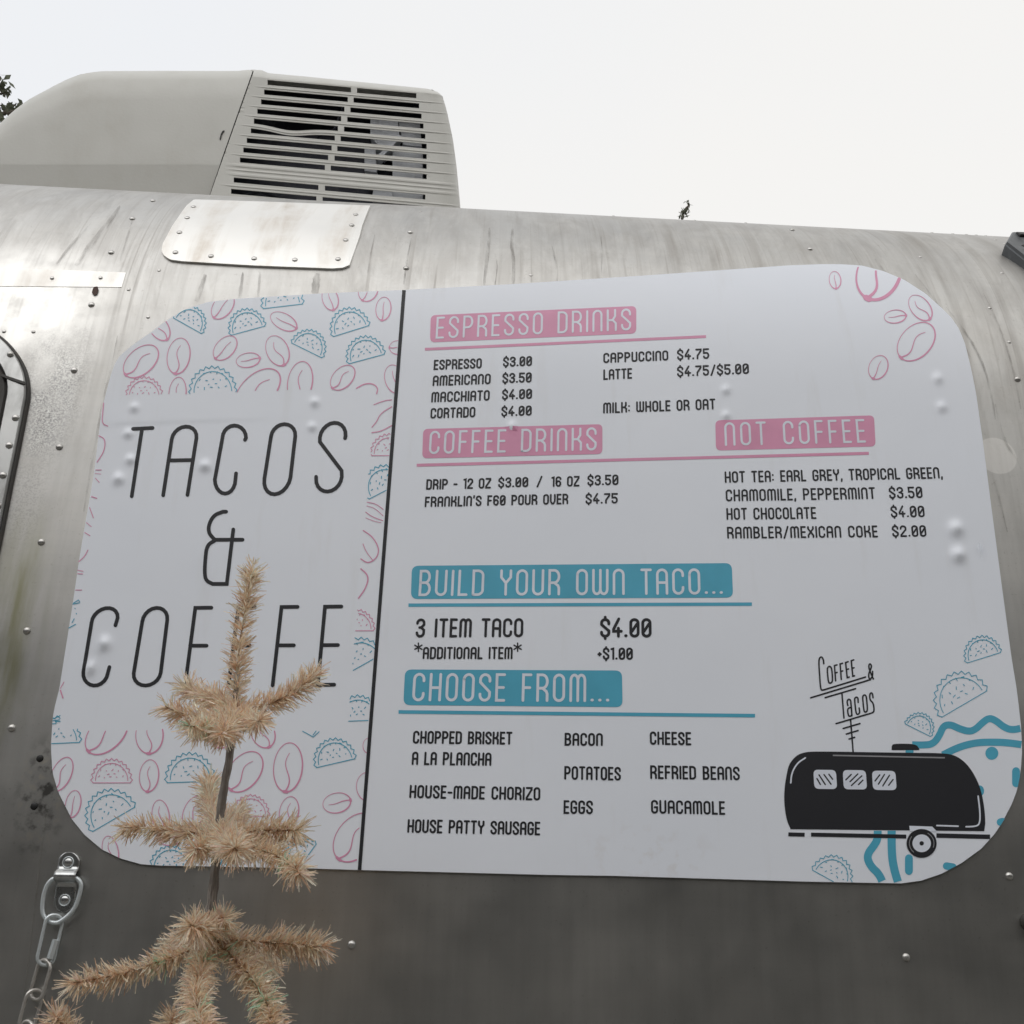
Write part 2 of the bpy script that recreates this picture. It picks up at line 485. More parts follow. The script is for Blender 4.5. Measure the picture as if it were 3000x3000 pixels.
def put(me, name, px, py, parent, off=0.0):
    o = bpy.data.objects.new(name, me); COL.objects.link(o); o.parent = parent
    P = Vector(on_wall([px], [py], off)[0]); n = wall_normal(px, py)
    o.location = P - root_loc(parent)
    o.rotation_euler = n.to_track_quat('Z', 'Y').to_euler()
    return o
for px, py in [(388, 641), (326, 740), (1202, 681), (1190, 786), (217, 1085), (174, 1310), (121, 1588), (79, 1848), (34, 2133),
               (2981, 1111), (1030, 2768), (2655, 2805), (2957, 2567), (2321, 674), (2373, 730), (268, 893), (448, 589)]:
    put(ME_RIVET, "rivet", px, py, TR)
for px, py in [(2732, 672), (2793, 674), (2833, 677), (2861, 684), (2888, 691), (2917, 702), (2943, 714), (1797, 633), (2035, 646), (2185, 650),
               (466, 792), (12, 971), (98, 972), (434, 929), (377, 848), (2696, 753), (1555, 806), (2935, 800), (2900, 902), (2957, 1002), (1232, 620), (621, 577)]:
    put(ME_SMALL, "rivet", px, py, TR)
for px, py in [(117, 2222), (100, 2362)]:
    put(ME_HOLE, "screw", px, py, TR)

# plates riveted to the skin
def rounded(pts, r=0, n=6):
    return pts
def resample(poly, step):
    out = []
    for i in range(len(poly)):
        a, b = poly[i], poly[(i + 1) % len(poly)]
        k = max(1, int(math.hypot(b[0] - a[0], b[1] - a[1]) / step))
        for j in range(k): out.append((a[0] + (b[0] - a[0]) * j / k, a[1] + (b[1] - a[1]) * j / k))
    return out
def span_at(poly, x):
    ys = []
    for i in range(len(poly)):
        a, b = poly[i], poly[(i + 1) % len(poly)]
        if (a[0] - x) * (b[0] - x) <= 0 and a[0] != b[0]:
            ys.append(a[1] + (b[1] - a[1]) * (x - a[0]) / (b[0] - a[0]))
    return (min(ys), max(ys)) if len(ys) >= 2 else None
def sheet(poly, off, dxs=10, rows=12, thick=0.0, hfun=None):
    """a sheet lying on the skin with the outline poly (single-valued in x); returns verts, faces, with a skirt"""
    x0, x1 = min(p[0] for p in poly), max(p[0] for p in poly)
    n = max(6, int((x1 - x0) / dxs))
    u = (1 - np.cos(np.linspace(0, math.pi, 15))) / 2
    xs = list(x0 + .5 + (np.concatenate([u[:8] * 60 , np.linspace(60, x1 - x0 - 61, n), x1 - x0 - 1 - (u[:8] * 60)[::-1]]) if x1 - x0 > 200 else np.linspace(0, x1 - x0 - 1, n)))
    xs = sorted(set(round(x, 3) for x in xs))
    V = []; cols = 0; PX = []; PY = []
    for x in xs:
        s = span_at(poly, x)
        if s is None: continue
        cols += 1
        for j in range(rows + 1):
            PX.append(x); PY.append(s[0] + (s[1] - s[0]) * j / rows)
    PX, PY = np.array(PX), np.array(PY)
    o = np.full(len(PX), off) + (hfun(PX, PY) if hfun else 0)
    V = on_wall(PX, PY, o).tolist()
    R = rows + 1
    Fc = [(c * R + j, c * R + j + 1, (c + 1) * R + j + 1, (c + 1) * R + j) for c in range(cols - 1) for j in range(rows)]
    loop = [c * R for c in range(cols)] + [(cols - 1) * R + j for j in range(1, R)] + [c * R + rows for c in range(cols - 2, -1, -1)] + [j for j in range(rows - 1, 0, -1)]
    b = len(V)
    V += on_wall(PX[loop], PY[loop], o[loop] - thick).tolist()
    nl = len(loop)
    for i in range(nl):
        j = (i + 1) % nl
        Fc.append((loop[i], loop[j], b + j, b + i))
    return V, Fc
PATCH = [(569, 590), (788, 597), (1085, 608), (1079, 620), (1060, 670), (1048, 725), (1042, 760), (1029, 779), (1006, 789), (975, 791.5), (749, 783), (513, 769),
         (495, 763), (480, 752), (474.5, 740), (477, 721), (512, 655), (547, 608)]
V, Fc = sheet(PATCH, .0035, 8, 16, .0042)
patch = fix_normals(mesh_obj("patch_panel", V, Fc, M_PATCH, TR, smooth=True)); weighted(patch)
for x, y in [(432, 160), (385, 243), (327, 352), (297, 502), (565, 530), (890, 548), (1197, 558), (1522, 553), (1580, 410), (1625, 298), (1655, 218)]:
    put(ME_FLAT, "rivet", 400 + x / 2.576, 550 + y / 2.576, patch, .0034)
STRIP = [(-120, 780), (369, 799), (357, 842), (-120, 838)]
V, Fc = sheet(STRIP, .0006, 10, 10, .0005)
strip = fix_normals(mesh_obj("patch_panel", V, Fc, M_PATCH, TR, smooth=True)); weighted(strip)
for px, py in [(153, 816), (295, 815)]: put(ME_SMALL, "rivet", px, py, strip, .0014)

# window at the left edge
WIN_R = [(-60, 958), (0, 980), (39, 1016), (70, 1060), (88, 1107), (92, 1159), (85, 1198), (72.5, 1262), (57, 1340), (46.6, 1390), (26, 1494), (8, 1585), (0, 1624), (-30, 1760), (-55, 1840), (-100, 1895), (-170, 1915)]
WIN_L = [(-640, 1905), (-730, 1880), (-775, 1810), (-760, 1700), (-640, 1160), (-600, 1030), (-540, 960), (-440, 935)]
def smooth_poly(P, n=3):
    P = [np.array(p, float) for p in P]
    for _ in range(n):
        Q = []
        for i in range(len(P)):
            a, b = P[i], P[(i + 1) % len(P)]
            Q += [a * .75 + b * .25, a * .25 + b * .75]
        P = Q
    return P
WOUT = smooth_poly(WIN_R + WIN_L, 2)
wc = np.mean(WOUT, axis=0)
def inset(P, d):
    n = len(P); out = []
    for i in range(n):
        t = P[(i + 1) % n] - P[(i - 1) % n]; t = t / (np.linalg.norm(t) + 1e-9)
        nr = np.array([-t[1], t[0]])
        out.append(P[i] + nr * d)
    return out
def ring_part(name, mat, parent, stations):
    """closed moulding: stations = [(inset px, lift m), ...]"""
    loops = []
    for d, h in stations:
        Q = np.array(inset(WOUT, d)); loops.append(on_wall(Q[:, 0], Q[:, 1], h))
    n = len(WOUT); V = [tuple(p) for L_ in loops for p in L_]
    Fc = [(a * n + i, a * n + (i + 1) % n, (a + 1) * n + (i + 1) % n, (a + 1) * n + i) for a in range(len(loops) - 1) for i in range(n)]
    o = fix_normals(mesh_obj(name, V, Fc, mat, parent, smooth=True)); weighted(o, 40)
    return o
window = ring_part("window", M_FRAME, TR, [(9, .001), (10, .008), (13, .0105), (58, .012), (62, .0095), (64, .002)])
ring_part("gasket", M_RUBBER, window, [(0, -.001), (1, .003), (4, .005), (8, .005), (9.5, .001)])
ring_part("inner_gasket", M_RUBBER, window, [(63.5, .006), (70, .010), (84, .009), (90, .004), (91, -.001)])
Q = np.array(inset(WOUT, 88)); Pn = on_wall(Q[:, 0], Q[:, 1], .003)
mesh_obj("pane", [tuple(p) for p in Pn] + [tuple(Pn.mean(0))], [(i, (i + 1) % len(Pn), len(Pn)) for i in range(len(Pn))], M_GLASS, window)
for px, py in [(39, 1050), (54, 1235), (36, 1315), (18, 1402), (4, 1490), (-12, 1575)]:
    put(ME_RIVET, "rivet", px, py, window, .0112)
jm = MB()
jp = [(14, 1112), (40, 1122), (83, 1136)]
for (a, b_) in zip(jp[:-1], jp[1:]):
    q = [(a[0], a[1] - 4), (b_[0], b_[1] - 4), (b_[0], b_[1] + 4), (a[0], a[1] + 4)]
    lo = on_wall([p[0] for p in q], [p[1] for p in q], .0100); hi = on_wall([p[0] for p in q], [p[1] for p in q], .0132)
    jm.add(np.concatenate([lo, hi]), [(4, 5, 6, 7), (0, 1, 5, 4), (1, 2, 6, 5), (2, 3, 7, 6), (3, 0, 4, 7)])
jm.build("frame_joint", M_RUBBER, window)

# awning bracket top right
def slab(poly, lo, hi, bev=6, top_in=None):
    P = np.array(poly, float); n = len(P); c = P.mean(0)
    def sh(d):
        v = P - c; l = np.linalg.norm(v, axis=1, keepdims=True); return c + v * (1 - d / l)
    L_ = [on_wall(P[:, 0], P[:, 1], lo), on_wall(P[:, 0], P[:, 1], hi - .003), on_wall(*sh(bev).T, hi)]
    V = [tuple(p) for q in L_ for p in q]
    Fc = [(a * n + i, a * n + (i + 1) % n, (a + 1) * n + (i + 1) % n, (a + 1) * n + i) for a in range(2) for i in range(n)]
    Fc.append(tuple(2 * n + i for i in range(n)))
    return V, Fc
br = MB()
br.add(*slab([(2957, 710), (3110, 716), (3130, 905), (2934, 747)], -.002, .020))
br.add(*slab([(2936, 747), (2942, 741), (3110, 872), (3112, 884)], .018, .0235, 2))
bracket = fix_normals(br.build("awning_bracket", M_CAST, TR))
gm = MB(); gm.add(*slab([(2966, 715), (3030, 717), (3020, 724), (2978, 722)], .018, .0212, 2))
gm.build("slot", M_HOLE, bracket)
put(ME_HOLE, "screw", 2989, 753, bracket, .0195)
# rubber stop at the right edge
sm = MB()
c0 = Vector(on_wall([3012], [2702])[0]); nn = wall_normal(3012, 2702)
sm.tube([c0 - nn * .002, c0 + nn * .012, c0 + nn * .017, c0 + nn * .019], [.0105, .0105, .008, .003], 18)
sm.build("rubber_stop", M_RUBBER, TR, True)

# strap and D-ring holding the chain
def strap():
    s = MB()
    tilt = -.10
    def row(py, w, lift, xc):
        xs = np.linspace(-w / 2, w / 2, 9)
        return on_wall(xc + xs, py + xs * .02, lift)
    rows = []
    for k in range(9):
        a = k / 8 * math.pi / 2
        rows.append((2524 - 27 * math.cos(a), 62 * math.sin(max(a, .12)), .0028, 205.5))
    rows += [(2536, 62, .0028, 203.5), (2546, 62, .003, 202.5), (2552, 62, .0075, 202), (2558, 63, .0115, 201.5), (2566, 63, .0135, 200.5), (2574, 63, .012, 199.5), (2580, 62, .007, 198), (2586, 62, .0032, 197.5), (2600, 62, .0028, 196.5), (2630, 62, .0028, 193.5)]
    for k in range(1, 9):
        a = k / 8 * math.pi / 2
        rows.append((2645 + 26 * math.sin(a), 62 * math.cos(min(a, 1.45)), .0028, 192 - k * .3))
    G = [row(*r_) for r_ in rows]
    V = [tuple(p) for g_ in G for p in g_]; R = 9
    Fc = [(i * R + j, i * R + j + 1, (i + 1) * R + j + 1, (i + 1) * R + j) for i in range(len(G) - 1) for j in range(R - 1)]
    o = fix_normals(mesh_obj("ring_strap", V, Fc, M_STRAP, TR, smooth=True))
    md = o.modifiers.new("thickness", 'SOLIDIFY'); md.thickness = .0022; md.offset = 0
    return o
st_o = strap()
ME_SCREW = dome_mesh("screw", .0055, .0026, M_STRAP)
for px, py in [(203, 2527), (192.5, 2637)]:
    s_ = put(ME_SCREW, "screw", px, py, st_o, .0035)
    rim = MB(); P0 = Vector(on_wall([px], [py], .0042)[0]); n0 = wall_normal(px, py)
    u0 = n0.cross(Vector((1, 0, 0))).normalized(); v0 = n0.cross(u0)
    rim.tube([P0 + (u0 * math.cos(t) + v0 * math.sin(t)) * .0062 for t in np.linspace(0, 2 * math.pi, 20)[:-1]], .0008, 6, True)
    rim.build("washer", M_ZINC, st_o, True)
def loop_tube(name, pts, r, mat, parent, lift, closed=True):
    P = smooth_poly(pts, 2) if closed else pts
    P = np.array(P, float)
    W = on_wall(P[:, 0], P[:, 1], np.array(lift) if np.ndim(lift) else lift)
    m_ = MB(); m_.tube([tuple(p) for p in W], r, 10, closed)
    return m_.build(name, mat, parent, True)
loop_tube("ring", [(167, 2571), (150, 2585), (139, 2606), (132, 2640), (131, 2668), (139, 2690), (160, 2703), (178, 2703), (203, 2686), (226, 2662), (238, 2628), (246, 2595), (240, 2580), (228, 2571)], .0025, M_ZINC, st_o, .008)

CH = empty("chain", tuple(on_wall([105], [3000], .008)[0]), "steel chain with a quick link hanging from the ring at the lower left", "chain")
def link_pts(x0, y0, x1, y1, w):
    """stadium between two ends (centre line), px"""
    a = math.atan2(y1 - y0, x1 - x0); n = (-math.sin(a), math.cos(a)); t = (math.cos(a), math.sin(a))
    r = w / 2; P = []
    for k in range(9):
        q = math.pi / 2 + math.pi * k / 8
        P.append((x0 + t[0] * r + r * (math.cos(q) * t[0] + math.sin(q) * n[0]), y0 + t[1] * r + r * (math.cos(q) * t[1] + math.sin(q) * n[1])))
    for k in range(9):
        q = -math.pi / 2 + math.pi * k / 8
        P.append((x1 - t[0] * r + r * (math.cos(q) * t[0] + math.sin(q) * n[0]), y1 - t[1] * r + r * (math.cos(q) * t[1] + math.sin(q) * n[1])))
    return P
def flat_link(name, x0, y0, x1, y1, w, r, mat, lift, roll):
    P = np.array(link_pts(x0, y0, x1, y1, w), float)
    a = math.atan2(y1 - y0, x1 - x0); n = np.array((-math.sin(a), math.cos(a)))
    cx, cy = (x0 + x1) / 2, (y0 + y1) / 2
    side = (P - np.array([cx, cy])) @ n
    Q = P - np.outer(side * (1 - math.cos(roll)), n)
    lf = lift + side * math.sin(roll) * .00044
    W = on_wall(Q[:, 0], Q[:, 1], lf)
    m_ = MB(); m_.tube([tuple(p) for p in W], r, 10, True)
    return m_.build(name, mat, CH, True)
ql = flat_link("quick_link", 171, 2680, 137, 2826, 46, .0020, M_ZINC, .0085, .45)
nut = MB()
na, nb = Vector(on_wall([174], [2752], .0105)[0]), Vector(on_wall([157], [2806], .0105)[0])
nut.tube([na, nb], .0042, 6); nut.build("nut", M_ZINC, ql)
flat_link("chain_link", 143, 2812, 110, 2926, 46, .0021, M_CHAIN, .0085, -.35)
flat_link("chain_link", 115, 2898, 83, 3012, 46, .0021, M_CHAIN, .0085, .75)
flat_link("chain_link", 93, 2990, 62, 3104, 46, .0021, M_CHAIN, .0085, -.4)
flat_link("chain_link", 70, 3080, 40, 3194, 46, .0021, M_CHAIN, .0085, .75)

# ------------------------------------------------------------------ menu sign
SHEET = [(155, 2130), (160, 2084), (176, 2020), (207, 1826), (220, 1740), (233, 1649), (248, 1559), (277, 1392), (300, 1205), (326, 1104), (339, 1068), (352, 1048), (376, 1026), (411, 1000), (445, 977), (470, 957), (494, 940), (526, 920), (559, 905), (610, 889), (688, 880), (766, 875), (941, 864), (1083, 858), (1184, 854), (1500, 837),
         (1900, 811), (2200, 790), (2300, 783), (2400, 779), (2462, 779), (2524, 783), (2586, 799), (2648, 825), (2710, 865), (2757, 907), (2785, 935), (2807, 967), (2825, 1012), (2841, 1078), (2856, 1150), (2877, 1299), (2902, 1493), (2949, 1850), (2960, 1928), (2976, 2025), (2988, 2130), (2991, 2199), (2986, 2269), (2976, 2316), (2949, 2386),
         (2910, 2444), (2871, 2487), (2813, 2529), (2755, 2560), (2696, 2580), (2638, 2588), (2522, 2586), (2366, 2583), (2199, 2578), (1799, 2566), (1600, 2563), (1054, 2549), (900, 2544), (557, 2537), (472, 2536), (415, 2532), (355, 2515), (301, 2489), (250, 2446), (213, 2400), (173, 2321), (156, 2262), (152, 2190)]
BUMPS = [(396, 1198, 15, 2.2), (378, 1274, 15, 2.5), (385, 1350, 16, 2.8), (349, 1406, 18, 3.2), (602.6, 1368, 18, 3.2), (923, 1182, 15, 2.4), (915, 1254, 14, 2.2), (308, 1888, 22, 3.6), (269, 1960, 19, 3.2),
         (2745, 1113, 17, 2.4), (2757, 1196, 17, 2.4), (2798, 1552, 24, 4.2), (2805, 1628, 24, 4.2), (2125, 1146, 15, 2.2), (2125, 1221, 15, 2.2), (1501, 1251, 14, 2.2)]
def hsheet(px, py):
    h = np.zeros(len(px))
    for bx, by, br_, hh in BUMPS:
        d2 = ((px - bx) ** 2 + (py - by) ** 2) / (br_ * .8) ** 2
        h += .001 * hh * 1.15 * np.exp(-d2)
    # skin lap showing through, upper left
    ln = 1248 - (px - 300) * .033
    h += .0006 * (1 / (1 + np.exp(-(py - ln) / 2.5)) - 1) * np.clip((900 - px) / 300, 0, 1) * np.clip((py - 900) / 200, 0, 1) * -1 * .8
    # small fold at the right edge
    h += .0016 * np.exp(-((px - 2868) / 16) ** 2 - ((py - 1611 - (px - 2868) * .12) / 5) ** 2)
    return h
SG = empty("menu_sign", tuple(on_wall([1500], [2560])[0]), "large white menu sign with rounded corners stuck flat on the trailer side", "menu sign")
V, Fc = sheet(SHEET, .0032, 5, 330, .0034, hsheet)
panel = fix_normals(mesh_obj("panel", V, Fc, M_VINYL, SG, smooth=True)); weighted(panel, 50)

SH_A = np.array(SHEET, float)
def in_poly(P, x, y):
    ins = False; n = len(P); j = n - 1
    for i in range(n):
        if (P[i][1] > y) != (P[j][1] > y) and x < (P[j][0] - P[i][0]) * (y - P[i][1]) / (P[j][1] - P[i][1]) + P[i][0]: ins = not ins
        j = i
    return ins
_k = [0]
def lift_of(base):
    _k[0] += 1
    return base + .00001 * (_k[0] % 9)
B_BANNER, B_INK, B_TOP, B_TOP2 = .00340, .00352, .00364, .00376

def densify(P, step=14, closed=False):
    P = [tuple(p) for p in P]
    if closed: P = P + [P[0]]
    out = [P[0]]
    for a, b in zip(P[:-1], P[1:]):
        k = max(1, int(math.hypot(b[0] - a[0], b[1] - a[1]) / step))
        for j in range(1, k + 1): out.append((a[0] + (b[0] - a[0]) * j / k, a[1] + (b[1] - a[1]) * j / k))
    return out
def curve(P, n=3, closed=False):
    """Chaikin-smoothed polyline"""
    P = [np.array(p, float) for p in P]
    if closed: return [tuple(p) for p in smooth_poly(P, n)]
    for _ in range(n):
        Q = [P[0]]
        for a, b in zip(P[:-1], P[1:]): Q += [a * .75 + b * .25, a * .25 + b * .75]
        Q.append(P[-1]); P = Q
    return [tuple(p) for p in P]
def clip_runs(P, W, test):
    runs, cur, cw = [], [], []
    for p, w in zip(P, W):
        if test(p): cur.append(p); cw.append(w)
        else:
            if len(cur) > 1: runs.append((cur, cw))
            cur, cw = [], []
    if len(cur) > 1: runs.append((cur, cw))
    return runs
def clip_convex(poly):
    n = len(SHEET)
    for i in range(n):
        a, b = SHEET[i], SHEET[(i + 1) % n]
        sd_ = lambda p: (b[0] - a[0]) * (p[1] - a[1]) - (b[1] - a[1]) * (p[0] - a[0])
        out = []
        for k in range(len(poly)):
            p, q_ = poly[k - 1], poly[k]; dp, dq = sd_(p), sd_(q_)
            if (dp >= 0) != (dq >= 0):
                t = dp / (dp - dq); out.append(np.array([p[0] + (q_[0] - p[0]) * t, p[1] + (q_[1] - p[1]) * t]))
            if dq >= 0: out.append(np.array(q_, float))
        poly = out
        if len(poly) < 3: return []
    return poly
def stroke(mb, P, w, base, cap=True, closed=False, test=None, step=12, mi=0):
    """a flat inked line lying on the sheet"""
    if isinstance(w, (int, float)):
        P = densify(P, step, closed); W = [w] * len(P)
    else:
        P = list(P); W = list(w)
        if closed: P.append(P[0]); W.append(W[0])
    runs = clip_runs(P, W, test) if test else [(P, W)]
    for P, W in runs:
        if len(P) < 2: continue
        keep = [0] + [i for i in range(1, len(P)) if math.hypot(P[i][0] - P[i - 1][0], P[i][1] - P[i - 1][1]) > .05]
        P = [P[i] for i in keep]; W = [W[i] for i in keep]
        if len(P) < 2: continue
        A = np.array(P, float); n = len(A)
        is_closed = closed and np.allclose(A[0], A[-1])
        T = np.zeros_like(A)
        seg = A[1:] - A[:-1]; sl = np.linalg.norm(seg, axis=1, keepdims=True) + 1e-9; seg = seg / sl
        Lft, Rgt = [], []
        for i in range(n):
            if is_closed and i in (0, n - 1): t0, t1 = seg[-1], seg[0]
            else: t0 = seg[max(0, i - 1)]; t1 = seg[min(n - 2, i)]
            m = t0 + t1; l = np.linalg.norm(m)
            m = m / l if l > 1e-6 else t1
            nr = np.array([-m[1], m[0]]); c = max(.55, abs(nr[0] * -t1[1] + nr[1] * t1[0]))
            hw = W[i] / 2 / c
            Lft.append(A[i] + nr * hw); Rgt.append(A[i] - nr * hw)
        Q = Lft + Rgt
        Fc = [(i, i + 1, n + i + 1, n + i) for i in range(n - 1)]
        if cap and not is_closed:
            for end, t in ((0, -seg[0]), (n - 1, seg[-1])):
                nr = np.array([-t[1], t[0]]); r = W[end] / 2; b = len(Q)
                for k in range(7):
                    a = math.pi * k / 6 - math.pi / 2
                    Q.append(A[end] + (t * math.cos(a) + nr * math.sin(a)) * r)
                Fc.append(tuple(range(b, b + 7)))
        if test:
            Q2, F2 = [], []
            for f in Fc:
                poly = [Q[i] for i in f]
                if not all(in_poly(SHEET, v[0], v[1]) for v in poly): poly = clip_convex(poly)
                if len(poly) > 2:
                    F2.append(tuple(range(len(Q2), len(Q2) + len(poly)))); Q2 += list(poly)
            Q, Fc = Q2, F2
            if not Q: continue
        Q = np.array(Q)
        lf = lift_of(base)
        mb.add(on_wall(Q[:, 0], Q[:, 1], lf + hsheet(Q[:, 0], Q[:, 1])).tolist(), Fc, mi)
def area(mb, poly, base, rows=4, dx=14, mi=0, test=None):
    """filled shape, single-valued in x"""
    x0, x1 = min(p[0] for p in poly), max(p[0] for p in poly)
    vx = sorted(set([round(p[0], 2) for p in poly] + [round(x, 2) for x in np.arange(x0, x1, dx)]))
    vx = [min(max(x, x0 + .05), x1 - .05) for x in vx]
    PX, PY = [], []; cols = 0
    for x in vx:
        s = span_at(poly, x)
        if s is None: continue
        cols += 1
        for j in range(rows + 1): PX.append(x); PY.append(s[0] + (s[1] - s[0]) * j / rows)
    PX, PY = np.array(PX), np.array(PY); R = rows + 1
    lf = lift_of(base)
    mb.add(on_wall(PX, PY, lf + hsheet(PX, PY)).tolist(), [(c * R + j, c * R + j + 1, (c + 1) * R + j + 1, (c + 1) * R + j) for c in range(cols - 1) for j in range(rows)], mi)
def disc(mb, cx, cy, rx, ry, base, mi=0, n=20, inner=0.0):
    P = np.array([(cx + rx * math.cos(2 * math.pi * k / n), cy + ry * math.sin(2 * math.pi * k / n)) for k in range(n)])
    lf = lift_of(base)
    if inner:
        Q = np.array([(cx + rx * inner * math.cos(2 * math.pi * k / n), cy + ry * inner * math.sin(2 * math.pi * k / n)) for k in range(n)])
        A = np.concatenate([P, Q])
        mb.add(on_wall(A[:, 0], A[:, 1], lf).tolist(), [(k, (k + 1) % n, n + (k + 1) % n, n + k) for k in range(n)], mi)
    else:
        mb.add(on_wall(P[:, 0], P[:, 1], lf + hsheet(P[:, 0], P[:, 1])).tolist(), [tuple(range(n))], mi)

# stroke font (x 0..w, y 0..1)
def arc(cx, cy, rx, ry, a0, a1, n=9):
    return [(cx + rx * math.cos(math.radians(a0 + (a1 - a0) * k / n)), cy + ry * math.sin(math.radians(a0 + (a1 - a0) * k / n))) for k in range(n + 1)]
W_ = .42; R_ = .21; RY = .20
def G():
    g = {}
    w, r, ry = W_, R_, RY
    top = lambda x0=0, x1=w: arc((x0 + x1) / 2, 1 - ry, (x1 - x0) / 2, ry, 180, 0)
    g['A'] = (w, [[(0, 0)] + top() + [(w, 0)], [(0, .46), (w, .46)]])
    g['N'] = (w, [[(0, 0)] + top() + [(w, 0)]])
    m = .62
    g['M'] = (m, [[(0, 0)] + arc(m / 4, 1 - ry, m / 4, ry, 180, 0) + [(m / 2, 0)], [(m / 2, 1 - ry)] + arc(m * .75, 1 - ry, m / 4, ry, 180, 0) + [(m, 0)]])
    g['W'] = (m, [[(0, 1), (0, .2)] + arc(m / 4, ry, m / 4, ry, 180, 360) + [(m / 2, 1)], [(m / 2, ry)] + arc(m * .75, ry, m / 4, ry, 180, 360) + [(m, 1)]])
    g['U'] = (w, [[(0, 1)] + arc(r, ry, r, ry, 180, 360) + [(w, 1)]])
    O = top() + arc(r, ry, r, ry, 0, -180) + [(0, 1 - ry)]
    g['O'] = (w, [O])
    g['0'] = (w, [O, [(.06, .28), (w - .06, .74)]])
    g['C'] = (w, [[(w, .74), (w, 1 - ry)] + arc(r, 1 - ry, r, ry, 0, 180) + arc(r, ry, r, ry, 180, 360) + [(w, .26)]])
    g['G'] = (w, [[(w, .76), (w, 1 - ry)] + arc(r, 1 - ry, r, ry, 0, 180) + arc(r, ry, r, ry, 180, 360) + [(w, .46), (w * .55, .46)]])
    e = .33
    g['E'] = (e, [[(e, 1), (0, 1), (0, 0), (e, 0)], [(0, .5), (e * .9, .5)]])
    g['F'] = (e, [[(e, 1), (0, 1), (0, 0)], [(0, .5), (e * .88, .5)]])
    g['L'] = (e, [[(0, 1), (0, 0), (e, 0)]])
    g['I'] = (0.0, [[(0, 1), (0, 0)]])
    g['T'] = (.40, [[(0, 1), (.40, 1)], [(.20, 1), (.20, 0)]])
    g['H'] = (w, [[(0, 1), (0, 0)], [(w, 1), (w, 0)], [(0, .48), (w, .48)]])
    g['K'] = (w, [[(0, 1), (0, 0)], [(w * .92, 1), (w * .92, .70), (w * .62, .50), (w, .34), (w, 0)], [(0, .5), (w * .62, .5)]])
    g['D'] = (w, [[(0, 0), (0, 1), (w * .45, 1)] + arc(w * .45, 1 - ry, w * .55, ry, 90, 0) + arc(w * .45, ry, w * .55, ry, 0, -90) + [(0, 0)]])
    g['P'] = (w, [[(0, 0), (0, 1), (w * .5, 1)] + arc(w * .5, .73, w * .5, .27, 90, -90) + [(0, .46)]])
    g['R'] = (w, [[(0, 0), (0, 1), (w * .5, 1)] + arc(w * .5, .74, w * .5, .26, 90, -90) + [(0, .48)], [(w * .5, .48), (w * .9, .36), (w, .26), (w, 0)]])
    g['B'] = (w, [[(0, .51), (0, 1), (w * .5, 1)] + arc(w * .5, .755, w * .44, .245, 90, -90) + [(0, .51)], [(0, .51), (w * .5, .51)] + arc(w * .5, .255, w * .5, .255, 90, -90) + [(0, 0), (0, .51)]])
    S = [(w, .74), (w, 1 - ry)] + arc(r, 1 - ry, r, ry, 0, 180) + [(0, .70), (w, .32), (w, ry)] + arc(r, ry, r, ry, 0, -180) + [(0, .24)]
    g['S'] = (w, [S])
    g['$'] = (w, [S, [(r, 1.0), (r, 1.14)], [(r, 0), (r, -.14)]])
    g['Y'] = (w, [[(0, 1), (0, .72), (r, .48), (w, .72), (w, 1)], [(r, .48), (r, 0)]])
    g['V'] = (w, [[(0, 1), (0, .30), (r * .6, .02), (r, 0), (r * 1.4, .02), (w, .30), (w, 1)]])
    g['X'] = (w, [[(0, 1), (0, .82), (w, .18), (w, 0)], [(w, 1), (w, .82), (0, .18), (0, 0)]])
    g['Z'] = (w, [[(0, 1), (w, 1), (w, .86), (0, .14), (0, 0), (w, 0)]])
    g['1'] = (.17, [[(0, .95), (.17, 1), (.17, 0)]])
    g['2'] = (w, [[(0, .74), (0, 1 - ry)] + arc(r, 1 - ry, r, ry, 180, 0) + [(w, .66), (0, .10), (0, 0), (w, 0)]])
    g['3'] = (w, [[(0, .78), (0, 1 - ry)] + arc(r, 1 - ry, r, ry, 180, 0) + [(w, .70), (w * .6, .53), (w * .35, .53)], [(w * .6, .53), (w, .38), (w, ry)] + arc(r, ry, r, ry, 0, -180) + [(0, .22)]])
    g['4'] = (w, [[(w * .72, 1.04), (0, .42), (0, .30), (w * 1.05, .30)], [(w * .66, .48), (w * .66, 0)]])
    g['5'] = (w, [[(w, 1), (0, 1), (0, .58), (w * .5, .60)] + arc(w * .5, .30, w * .5, .30, 90, -90) + arc(w * .5, .2, w * .5, .2, -90, -180)])
    g['6'] = (w, [[(w, .78), (w, 1 - ry)] + arc(r, 1 - ry, r, ry, 0, 180) + [(0, .28)] + arc(r, .28, r, .28, 180, 540)])
    g['7'] = (w, [[(0, 1), (w, 1), (w, .84), (w * .25, .3), (w * .25, 0)]])
    g['.'] = (.03, [[(0, .03), (.03, .03)]])
    g[','] = (.03, [[(.02, .06), (0, -.14)]])
    g[':'] = (.03, [[(0, .14), (.01, .14)], [(0, .62), (.01, .62)]])
    g['/'] = (w * .8, [[(0, -.06), (w * .2, .2), (w * .6, .74), (w * .8, 1.04)]])
    g['-'] = (.26, [[(0, .46), (.26, .46)]])
    g["'"] = (.02, [[(.02, 1.06), (0, .86)]])
    g['+'] = (.22, [[(0, .45), (.22, .45)], [(.11, .57), (.11, .33)]])
    g['*'] = (.30, [[(.15 + .15 * math.cos(a), .5 + .18 * math.sin(a)), (.15 - .15 * math.cos(a), .5 - .18 * math.sin(a))] for a in (math.pi / 2, math.pi / 2 + math.pi / 3, math.pi / 2 - math.pi / 3)])
    g[' '] = (.22, [])
    return g
FONT = G()
VPX, VPY = 1785.0, -7500.0
